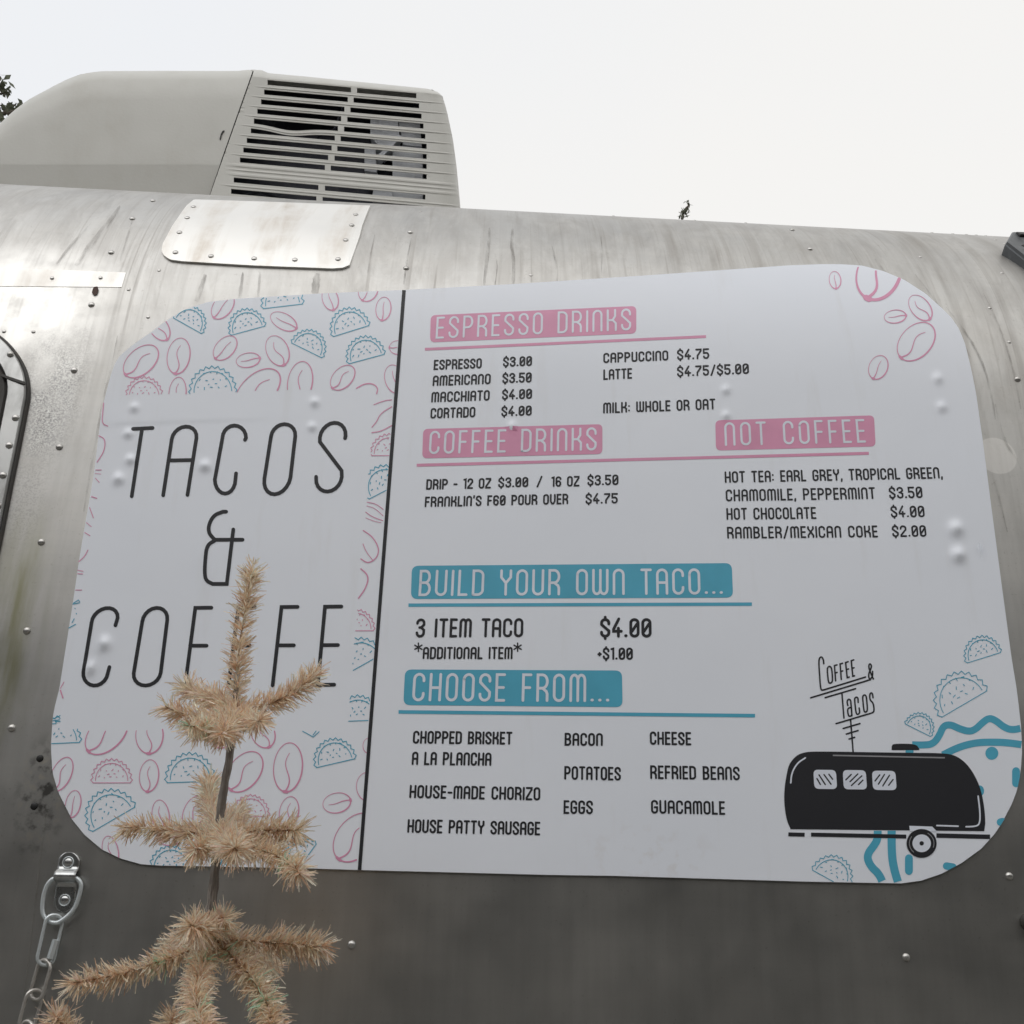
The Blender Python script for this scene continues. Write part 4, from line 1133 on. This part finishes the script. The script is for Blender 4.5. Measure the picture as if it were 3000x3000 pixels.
# ------------------------------------------------------------------ roof air conditioner
YA = .56
AC = empty("air_conditioner", tuple(at_plane([700], [575], [YA + .3])[0]), "beige rooftop air conditioner with slatted vent on the trailer roof", "air conditioner")
TOP_F = [(-360, 640), (-300, 560), (-200, 480), (-100, 428), (-40, 400), (0, 379), (23, 352), (58, 317), (97, 286), (155, 253), (194, 233.5), (233, 218), (272, 211), (303, 208.5), (466, 207.5), (660, 208), (699, 207.5), (730, 204), (741, 205)]
topf = lambda x: float(np.interp(x, [p[0] for p in TOP_F], [p[1] for p in TOP_F]))
seam_x = lambda y: 741 - (y - 206) * .3526
def ac_front():
    V = []; us = np.concatenate([np.linspace(0, .5, 30), np.linspace(.5, 1, 40)[1:]])
    rows = 9
    for u in us:
        xt = -355 + u * (741 + 355)
        yt = topf(xt)
        col = []
        back = at_plane([xt * .94 + 30], [yt + 12], [YA + .72])[0]
        f0 = at_plane([xt], [yt], [YA + .055])[0]
        col.append((f0[0], YA + .70, f0[2] - .01)); col.append((f0[0], YA + .36, f0[2] + .002)); col.append(tuple(f0))
        def xs(py): return -355 + u * (seam_x(py) + 355)
        ys = [yt + 5, yt + 13, yt + 26]
        ins = [.034, .016, .004]
        for y_, i_ in zip(ys, ins): col.append(tuple(at_plane([xs(y_)], [y_], [YA + i_])[0]))
        for k in range(1, 5):
            y_ = yt + 26 + (468 - yt - 26) * k / 4 if yt < 430 else yt + 26 + 6 * k
            col.append(tuple(at_plane([xs(y_)], [y_], [YA])[0]))
        yb = max(480, yt + 62)
        crease = tuple(at_plane([xs(yb)], [yb + 2], [YA + .0005])[0])
        col.append(crease)
        col.append(tuple(at_plane([xs(660)], [max(yb + 20, 668)], [YA + .020])[0]))
        V.append(col)
    R = len(V[0])
    Fc = [(i * R + j, i * R + j + 1, (i + 1) * R + j + 1, (i + 1) * R + j) for i in range(len(V) - 1) for j in range(R - 1)]
    o = fix_normals(mesh_obj("front_shroud", [p for c in V for p in c], Fc, M_PLASTIC, AC, smooth=True))
    weighted(o, 40)
    at_ = o.data.attributes.get("sharp_edge") or o.data.attributes.new("sharp_edge", 'BOOLEAN', 'EDGE')
    for e in o.data.edges:
        if e.vertices[0] % R == R - 2 and e.vertices[1] % R == R - 2: at_.data[e.index].value = True
ac_front()
SLC = [261.3, 290.3, 319.8, 348.4, 377.8, 406.8, 436.6, 465.4, 495.5, 555.7, 589.6]
SLX = [(784, 1028.6, 1046, 1220), (774, 1019, 1036, 1228), (765, 1009, 1026.5, 1235), (754, 999.6, 1017.4, 1240.6), (744, 990, 1008, 1246), (735, 981, 998, 1250), (723, 971.8, 988, 1253), (713, 961.5, 980, 1254), (703, 952, 969, 1256), (685, 933, 952, 1246), (677, 927, 945, 1240)]
TOP_R = [(744, 205), (766, 206), (786, 215), (890, 224.5), (1014, 237), (1138, 249), (1254, 261), (1283, 270), (1296, 283)]
RIGHT = [(283, 1296), (324, 1308), (382, 1320.5), (460, 1331), (543, 1339), (603, 1344), (680, 1351)]
xr_ = lambda y: float(np.interp(y, [p[0] for p in RIGHT], [p[1] for p in RIGHT])) if y >= 283 else float(np.interp(y, [205, 261, 270, 283], [1200, 1262, 1283, 1296]))
slopeS = .0895
def face_depth(x, y):
    e = xr_(max(y, 283)) - x
    d = 0.0
    if e < 60: d = .040 * (1 - math.sqrt(max(0, 1 - ((60 - max(0, e)) / 60) ** 2)))
    return d
def ac_rear():
    m_ = MB()
    XA = [0]
    def strip(xs, ylines):
        """grid over columns xs; ylines: list of functions y(x) with depth push"""
        V = []
        for x in xs:
            for fy, dp in ylines:
                y = fy(x)
                X = min(max(x, seam_x(y) + 3.5), xr_(y) if x > 1200 else 9999)
                fade = min(1.0, max(0.0, (x - XA[0] + 42) / 40)) if XA else 1.0
                V.append(tuple(at_plane([X], [y], [YA + face_depth(X, y) - dp * fade])[0]))
        R = len(ylines)
        m_.add(V, [(i * R + j, i * R + j + 1, (i + 1) * R + j + 1, (i + 1) * R + j) for i in range(len(xs) - 1) for j in range(R - 1)])
    FULL = list(np.linspace(590, 1250, 70)) + list(np.linspace(1256, 1360, 22))
    SH = 7.4
    def edge(k, s):
        bend = 0
        def f(x):
            y = SLC[k] + slopeS * (x - 1000) + s * SH
            if (k == 4 and s > 0) or (k == 5 and s < 0): y += 11 * math.exp(-((x - 850) / 62) ** 2)
            return y
        return f
    topr = lambda x: float(np.interp(x, [p[0] for p in TOP_R], [p[1] for p in TOP_R]))
    # top edge with its rounding, down to the first slot row
    e0 = edge(0, -1)
    xs = [x for x in np.linspace(735, 1296, 70)]
    V = []
    for x in xs:
        y0 = topr(x); y1 = max(e0(x), y0 + 1)
        f0 = at_plane([x], [y0], [YA + .05])[0]
        V.append((f0[0] - .02 * max(0, (x - 1150) / 150), YA + .70, f0[2] - .015)); V.append((f0[0], YA + .36, f0[2])); V.append(tuple(f0))
        for t, dp in ((.15, .028), (.35, .012), (.6, .003), (.8, .0), (1, 0)):
            y = y0 + (y1 - y0) * t
            X = max(x, seam_x(y) + 3.5)
            V.append(tuple(at_plane([X], [y], [YA + dp + face_depth(X, y)])[0]))
    m_.add(V, [(i * 8 + j, i * 8 + j + 1, (i + 1) * 8 + j + 1, (i + 1) * 8 + j) for i in range(len(xs) - 1) for j in range(7)])
    # bands between slot rows
    for k in range(len(SLC)):
        XA[0] = SLX[k][0]
        a, b = edge(k, 1), (edge(k + 1, -1) if k + 1 < len(SLC) else (lambda x: SLC[k] + slopeS * (x - 1000) + 60))
        n = 6
        if k == 8:
            yl = []
            for j in range(13):
                t = j / 12
                yl.append((lambda x, t=t, a=a, b=b: a(x) + (b(x) - a(x)) * t, .0011 * (1 if j in (2, 3, 6, 9, 10) else 0)))
        else:
            yl = [(lambda x, t=t, a=a, b=b: a(x) + (b(x) - a(x)) * t, dp) for t, dp in ((0, 0), (.36, .0), (.45, .0011), (.55, .0011), (.64, .0), (1, 0))]
        strip(FULL, yl)
        xa, xb, xc, xd = SLX[k]
        yl = [(edge(k, -1), 0), (lambda x, k=k: SLC[k] + slopeS * (x - 1000), 0), (edge(k, 1), 0)]
        strip(list(np.linspace(590, xa, 10)), yl); strip([xb, (xb + xc) / 2, xc], yl); strip(list(np.linspace(xd, 1250, 4)) + list(np.linspace(1262, 1360, 20)), yl)
    # end wall going back
    V = []; ys = list(np.linspace(262, 670, 24))
    for y in ys:
        f0 = at_plane([xr_(y)], [y], [YA + .040])[0]
        for d, sx in ((0, 0), (.03, .004), (.1, .0), (.66, -.06)): V.append((f0[0] + sx, f0[1] + d, f0[2]))
    m_.add(V, [(i * 4 + j, i * 4 + j + 1, (i + 1) * 4 + j + 1, (i + 1) * 4 + j) for i in range(len(ys) - 1) for j in range(3)])
    o = m_.build("rear_shroud", M_PLASTIC, AC, False)
    bm = bmesh.new(); bm.from_mesh(o.data); bmesh.ops.remove_doubles(bm, verts=bm.verts, dist=.00005); bmesh.ops.recalc_face_normals(bm, faces=bm.faces); bm.to_mesh(o.data); bm.free()
    md = o.modifiers.new("thickness", 'SOLIDIFY'); md.thickness = .0014; md.offset = 0
ac_rear()
# inner works behind the slots
def slab_y(mb, poly, y0, y1, mi=0):
    P = at_plane([p[0] for p in poly], [p[1] for p in poly], y0); n = len(P)
    V = [tuple(p) for p in P] + [(p[0], y1, p[2]) for p in P]
    mb.add(V, [tuple(range(n)), tuple(range(2 * n - 1, n - 1, -1))] + [(i, (i + 1) % n, n + (i + 1) % n, n + i) for i in range(n)], mi)
cm = MB(); slab_y(cm, [(640, 245), (1290, 300), (1330, 690), (560, 690)], YA + .10, YA + .45); fix_normals(cm.build("condenser_coil", M_COIL, AC))
mm = MB()
slab_y(mm, [(1085, 345), (1165, 352), (1170, 395), (1122, 440), (1085, 400)], YA + .045, YA + .09)
slab_y(mm, [(1068, 430), (1100, 434), (1104, 505), (1068, 500)], YA + .045, YA + .09)
slab_y(mm, [(1096, 548), (1150, 552), (1150, 580), (1090, 575)], YA + .045, YA + .09)
slab_y(mm, [(1165, 395), (1178, 398), (1110, 470), (1100, 462)], YA + .04, YA + .06)
slab_y(mm, [(1150, 425), (1238, 434), (1238, 600), (1150, 590)], YA + .05, YA + .095)
slab_y(mm, [(1168, 355), (1230, 362), (1236, 430), (1180, 424)], YA + .06, YA + .095)
fix_normals(mm.build("fan_motor", M_MOTOR, AC))
tb = MB()
tb.tube(at_plane([620, 760, 900], [605, 560, 610], YA + .03), .004, 8); tb.tube(at_plane([930, 980, 1010], [400, 380, 300], YA + .03), .003, 8)
tb.build("copper_pipe", M_COIL, AC, True)
sg_ = MB()
sy = np.linspace(204, 640, 14); V = []
for y in sy:
    V += [tuple(at_plane([seam_x(y) - 2], [y], [YA + .012 + max(0, .05 - (y - 204) * .002)])[0]), tuple(at_plane([seam_x(y) + 6], [y], [YA + .012 + max(0, .05 - (y - 204) * .002)])[0])]
sg_.add(V, [(2 * i, 2 * i + 1, 2 * i + 3, 2 * i + 2) for i in range(len(sy) - 1)])
sg_.build("seam_gasket", M_SEAM, AC)
hs_ = MB()
V = [(657, 381), (651, 384), (646, 394), (643, 407), (646, 408), (649, 395), (653, 387), (657, 384)]
slab_y(hs_, V, YA - .002, YA + .004); fix_normals(hs_.build("clip_slot", M_SEAM, AC))

# ------------------------------------------------------------------ tinsel tree
YT = -.28
def translucent(m, f):
    """thin plastic strip or leaf: part of the light passes through"""
    N, L = m.node_tree.nodes, m.node_tree.links
    b = N["Principled BSDF"]; o = N["Material Output"]
    t = N.new("ShaderNodeBsdfTranslucent"); x = N.new("ShaderNodeMixShader"); x.inputs[0].default_value = f
    src = b.inputs["Base Color"].links[0].from_socket
    L.new(src, t.inputs["Color"]); L.new(b.outputs[0], x.inputs[1]); L.new(t.outputs[0], x.inputs[2]); L.new(x.outputs[0], o.inputs["Surface"])
def make_tinsel_mats():
    out = []
    for nm, c, r, mtl in (("tan_tinsel", (.91, .71, .53), .22, .0), ("champagne_tinsel", (.95, .82, .67), .18, .0), ("copper_tinsel", (.76, .51, .35), .26, .0), ("pink_tinsel", (.92, .70, .60), .2, .0), ("pearl_tinsel", (.90, .92, .74), .14, .2), ("mint_tinsel", (.58, .88, .66), .12, .2)):
        m, N, L, b = principled(nm, c, r, mtl)
        b.inputs["Transmission Weight"].default_value = 0.0
        p = geo_pos(N); n = noise(N, L, p, 180, 2)
        L.new(mixc(N, L, remap(N, L, n, .3, .7), tuple(x * .75 for x in c), tuple(min(1, x * 1.18) for x in c)), b.inputs["Base Color"])
        if nm in ("pearl_tinsel", "mint_tinsel"):
            b.inputs["Thin Film Thickness"].default_value = 420.0; b.inputs["Thin Film IOR"].default_value = 1.8
        translucent(m, .42)
        out.append(m)
    return out
TINS = make_tinsel_mats()
M_STICK = dirty("grey_bark_stick", (.15, .13, .115), .8, 0, (.62, .58, .54), (420, 420, 26), .9, .42, .62, .6)
M_WIRE = principled("dark_twisted_wire", (.40, .27, .18), .5, .5)[0]
TRUNK = [(741, 1650), (730, 1710), (716, 1800), (703, 1880), (695, 1970), (689, 2100), (670, 2230), (652, 2330), (643, 2420), (636, 2500), (625, 2600), (614, 2700), (604, 2800), (592, 2910), (580, 3020)]
tp = [Vector(p) for p in at_plane([p[0] for p in TRUNK], [p[1] for p in TRUNK], YT)]
last = tp[-1]; dirn = (tp[-1] - tp[-4]).normalized()
base_t = Vector((last.x + dirn.x / abs(dirn.z) * last.z * .5, YT, 0))
TT = empty("tinsel_tree", (base_t.x, YT, 0), "skinny champagne gold tinsel tree with sparse branches on a bare stick", "tinsel tree")
tm = MB()
path = tp[4:] + [last.lerp(base_t, t) for t in (.2, .4, .6, .8, 1.0)]
rad = [.0032, .0036, .0040, .0042, .0042, .0044, .0046, .0046, .0048, .005, .005] + [.006, .007, .008, .009, .010]
pp, rr2 = [], []
for i in range(len(path) - 1):
    for k in range(5):
        t = k / 5; v = path[i].lerp(path[i + 1], t)
        pp.append(v + Vector((RND.uniform(-1, 1), RND.uniform(-1, 1), 0)) * .0005); rr2.append((rad[i] * (1 - t) + rad[i + 1] * t) * RND.uniform(.9, 1.12))
pp.append(path[-1]); rr2.append(rad[-1])
tm.tube(pp, rr2, 9)
tm.build("trunk", M_STICK, TT, True)
bs = MB(); bs.tube([Vector((base_t.x, YT, 0)), Vector((base_t.x, YT, .12)), Vector((base_t.x, YT, .14))], [.09, .075, .02], 24); bs.build("stand", M_CAST, TT, True)
def tinsel(path3, dens=9500, ln=.0165, tip=True, seed=0, grow=True):
    R = random.Random(seed + 3)
    m_ = MB()
    P = [Vector(p) for p in path3]
    # smooth
    Q = [Vector(p) for p in curve([tuple(p) for p in P], 2)]
    L_ = [0.0]
    for a, b in zip(Q[:-1], Q[1:]): L_.append(L_[-1] + (b - a).length)
    tot = L_[-1]
    def at(s):
        s = min(max(s, 0), tot)
        i = min(len(L_) - 2, max(0, int(np.searchsorted(L_, s)) - 1))
        t = (s - L_[i]) / max(1e-9, L_[i + 1] - L_[i])
        return Q[i].lerp(Q[i + 1], t), (Q[i + 1] - Q[i]).normalized()
    n = int(tot * dens)
    tw = R.uniform(0, 6.28)
    glint = [R.random() < .10 for _ in range(400)]
    clump = [R.uniform(.38, 1.15) for _ in range(max(3, int(tot / .008)))]
    for k in range(n):
        s = tot * (k + R.random()) / n
        c, t = at(s)
        cl = clump[min(len(clump) - 1, int(s / tot * len(clump)))]
        if R.random() > cl: continue
        u = t.cross(Vector((0, 0, 1))); u = u.normalized() if u.length > .2 else Vector((1, 0, 0)); w = t.cross(u)
        a = tw + s * 900 + R.gauss(0, 1.4)
        rad_ = u * math.cos(a) + w * math.sin(a)
        fwd = R.gauss(.62, .26) + (.7 if tip and s > tot * .96 else 0)
        d = (rad_ + t * fwd).normalized() * ln * R.uniform(.5, 1.35) * (.75 + .25 * cl)
        d += Vector((0, 0, -1)) * ln * R.uniform(-.02, .16)
        side = d.cross(Vector((R.uniform(-1, 1), R.uniform(-1, 1), R.uniform(-1, 1)))).normalized() * R.uniform(.00045, .00080)
        bend = Vector((R.uniform(-1, 1), R.uniform(-1, 1), R.uniform(-1, 1))) * ln * .10
        a0, a1, a2 = c, c + d * .55 + bend, c + d
        x = R.random()
        mi = 0 if x < .40 else 1 if x < .72 else 2 if x < .84 else 3 if x < .96 else 4
        if glint[int(s / .012) % 400] and R.random() < .35: mi = 5 if R.random() < .55 else 4
        m_.add([a0 - side * .7, a0 + side * .7, a1 + side, a1 - side, a2 + side * .5, a2 - side * .5], [(0, 1, 2, 3), (3, 2, 4, 5)], mi)
    return m_, Q
def branch(pts, ys, seed, dens=9500, ln=.0165, extra=None):
    P = [pt(x, y, YT + d) for (x, y), d in zip(pts, ys)]
    m_, Q = tinsel(P, dens, ln, True, seed)
    o = m_.build("branch", TINS, TT)
    wm = MB(); wm.tube(Q, .0009, 6); wm.build("wire", M_WIRE, o)
    return o
S_ = 0
def B(pts, ys, dens=10500, ln=.0178):
    global S_
    S_ += 1
    n = len(pts); yy = list(np.interp(np.linspace(0, 1, n), np.linspace(0, 1, len(ys)), ys))
    branch(pts, yy, S_ * 17, dens, ln)
B(TRUNK[5::-1] , [0, 0], 9000, .0165)
c1 = (690, 2085)
B([c1, (620, 2105), (540, 2095), (485, 2070)], [0, .0, -.01], 11000)
B([c1, (640, 2050), (585, 2035), (545, 2012)], [0, .05])
B([c1, (650, 2120), (600, 2135), (555, 2125)], [0, -.07, -.11], 9500)
B([c1, (672, 2125), (650, 2150)], [0, -.05, -.10], 11000, .018)
B([c1, (780, 2068), (860, 2030), (905, 1992), (922, 1975)], [0, .0, .015], 12000)
B([c1, (735, 2110), (762, 2112)], [0, -.05, -.08], 9000, .015)
c2 = (643, 2440)
B([c2, (560, 2440), (470, 2432), (400, 2420), (365, 2428)], [0, .01, 0], 10500, .0155)
B([c2, (622, 2390), (612, 2330), (615, 2282)], [0, .09, .14], 9000)
B([c2, (685, 2400), (708, 2372)], [0, .07, .10], 10000)
B([c2, (740, 2435), (820, 2432), (872, 2432)], [0, -.02, -.03], 11000)
B([c2, (725, 2478), (800, 2500), (850, 2530), (878, 2560)], [0, -.05, -.09], 10500)
B([c2, (610, 2478), (572, 2488)], [0, -.05, -.07], 9500)
B([c2, (665, 2465), (690, 2485)], [0, -.08, -.14], 11000, .018)
c3 = (622, 2745)
B([c3, (575, 2740), (525, 2760), (490, 2790)], [0, .05, .08], 11000)
B([c3, (600, 2715), (560, 2712)], [0, -.06, -.10], 11000, .018)
B([c3, (690, 2752), (780, 2760), (870, 2768), (945, 2772)], [0, -.01, -.02], 12000)
B([c3, (720, 2790), (785, 2820), (800, 2838)], [0, .10, .16], 8500)
B([c3, (560, 2785), (460, 2820), (370, 2850), (280, 2868), (215, 2880)], [0, -.05, -.09], 10500, .0155)
B([c3, (590, 2830), (570, 2900), (580, 2970), (600, 3030)], [0, -.10, -.16], 12500, .0175)
B([c3, (690, 2810), (740, 2870), (780, 2930), (795, 2985), (800, 3040)], [0, -.06, -.10], 10500)
B([c3, (650, 2700), (655, 2690)], [0, -.03, -.05], 10000, .017)
c4 = (575, 3060)
B([c4, (530, 3010), (500, 2992)], [0, -.03, -.05], 10000)
B([c4, (460, 3110), (330, 3110), (230, 3060), (180, 3010), (165, 2980)], [0, -.06, -.10], 9500, .018)
B([c4, (660, 3100), (760, 3130)], [0, .02, .04], 9000)

# ------------------------------------------------------------------ trees behind the trailer, unseen ones added behind the camera
M_BARK = dirty("tree_bark", (.09, .075, .06), .9, 0, (.18, .16, .14), (20, 20, 4), .7, .4, .7, .5)
def leaf_mat(nm, c):
    m, N, L, b = principled(nm, c, .6)
    p = geo_pos(N); n = noise(N, L, p, 2.0, 4)
    L.new(mixc(N, L, remap(N, L, n, .3, .7), tuple(x * .6 for x in c), tuple(x * 1.35 for x in c)), b.inputs["Base Color"])
    return m
M_LEAF = leaf_mat("oak_leaves", (.11, .12, .08)); translucent(M_LEAF, .3)
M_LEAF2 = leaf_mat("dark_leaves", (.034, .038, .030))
def leaf(m_, c, s, R):
    a = Vector((R.gauss(0, 1), R.gauss(0, 1), R.gauss(0, 1))).normalized(); b = a.orthogonal().normalized()
    m_.add([c - a * s, c - a * s * .1 + b * s * .42, c + a * s, c - a * s * .1 - b * s * .42], [(0, 1, 2, 3)])
def tree(name, loc, h, rx, clumps, nleaf, ls, label, group, mat, seed, extra=(), crown_z=.62):
    R = random.Random(seed); loc = Vector(loc)
    T = empty(name, loc, label, "tree", group)
    tk = MB()
    top = Vector((loc.x, loc.y, h * .78))
    tk.tube([loc, loc + Vector((.1, .05, h * .25)), loc.lerp(top, .6) + Vector((-.15, .1, 0)), top], [h * .022, h * .018, h * .012, h * .004], 9)
    cr = MB()
    for k in range(clumps):
        while True:
            d = Vector((R.uniform(-1, 1), R.uniform(-1, 1), R.uniform(-1, 1)))
            if .25 < d.length < 1: break
        c = Vector((loc.x + d.x * rx, loc.y + d.y * rx, h * crown_z + d.z * h * (1 - crown_z)))
        c.z -= .12 * h * (d.x * d.x + d.y * d.y)
        if k % 3 == 0:
            a = loc.lerp(top, R.uniform(.4, .95)); tk.tube([a, a.lerp(c, .55) + Vector((0, 0, .05 * h)), c], [h * .006, h * .004, h * .0015], 5)
        cs = R.uniform(.10, .2) * rx * 1.1
        for j in range(nleaf): leaf(cr, c + Vector((R.gauss(0, cs), R.gauss(0, cs), R.gauss(0, cs * .7))), ls * R.uniform(.7, 1.2), R)
    for (px, py, yy, spread, n, twig_from) in extra:
        c = pt(px, py, yy)
        if twig_from is not None:
            f0 = pt(*twig_from, yy); tk.tube([f0, f0.lerp(c, .5) + Vector((.01, 0, .01)), c], [.022, .014, .006], 5)
        for j in range(n): leaf(cr, c + Vector((R.gauss(0, spread), R.gauss(0, spread), R.gauss(0, spread))), ls * R.uniform(.6, 1.0), R)
    tk.build("trunk", M_BARK, T, True); cr.build("crown", mat, T)
    return T
Yb = 8.0
pl = pt(-660, 300, Yb)
tree("leafy_tree", (pl.x, Yb, 0), pl.z + 1.6, 1.75, 70, 34, .07, "tree whose dark leafy twigs show left of the air conditioner", "trees around the yard", M_LEAF, 5,
     extra=[(8, 246, Yb, .035, 8, (-60, 275)), (14, 258, Yb, .045, 8, (-60, 275)), (18, 272, Yb, .035, 6, (-60, 290)), (2, 258, Yb, .05, 7, (-40, 275)), (4, 316, Yb, .05, 9, (-70, 330)), (0, 332, Yb, .05, 8, (-60, 330)), (38, 310, Yb, .035, 9, (-10, 345)), (48, 303, Yb, .03, 6, (10, 335)), (34, 322, Yb, .035, 8, (-10, 345)), (6, 347, Yb, .03, 6, (-40, 350)), (48, 320, Yb, .02, 4, (20, 335))])
Yc = 11.0
pc = pt(1995, 640, Yc)
tree("leafy_tree", (pc.x, Yc, 0), pc.z - 1.1, 1.6, 60, 30, .06, "slender twig of a tree peeking over the bare roofline", "trees around the yard", M_LEAF, 9,
     extra=[(1998, 634, Yc, .022, 9, (1985, 700)), (2002, 624, Yc, .028, 12, (1998, 640)), (2008, 614, Yc, .022, 8, (2002, 624)), (2012, 619, Yc, .016, 5, (2006, 612)), (2018, 600, Yc, .012, 3, (2010, 612)), (2009, 595, Yc, .010, 2, None), (2018, 592, Yc, .010, 2, None)])
# unseen trees added behind the camera to darken the lower half of the reflections
proto = tree("leafy_tree", (-6.5, -11.0, 0), 8.2, 2.5, 300, 60, .20, "broad unseen tree added behind the camera to darken reflections", "trees added for the reflections", M_LEAF2, 21, crown_z=.5)
for k, (x, y, rz, s) in enumerate([(-3.0, -11.6, 1.1, .95), (.6, -10.9, 2.3, 1.0), (4.2, -11.4, .4, 1.06), (7.9, -10.6, 3.0, .96), (-10.2, -10.6, 4.1, 1.02), (11.9, -9.5, 5.2, 1.05), (-13.9, -9.0, 1.9, 1.1), (-1.2, -14.0, 1.9, 1.15), (2.6, -14.2, 2.9, 1.2), (6.3, -14, .9, 1.15), (-5.0, -14.3, 3.9, 1.2), (-16.5, -5.0, .9, 1.0), (15, -5.5, 3.9, 1.0)]):
    T = proto.copy(); COL.objects.link(T); T.location = (x, y, 0); T.rotation_euler = (0, 0, rz); T.scale = (s, s, s)
    T["label"] = "broad unseen tree added behind the camera to darken reflections"
    for ch in list(proto.children):
        c = ch.copy(); COL.objects.link(c); c.parent = T
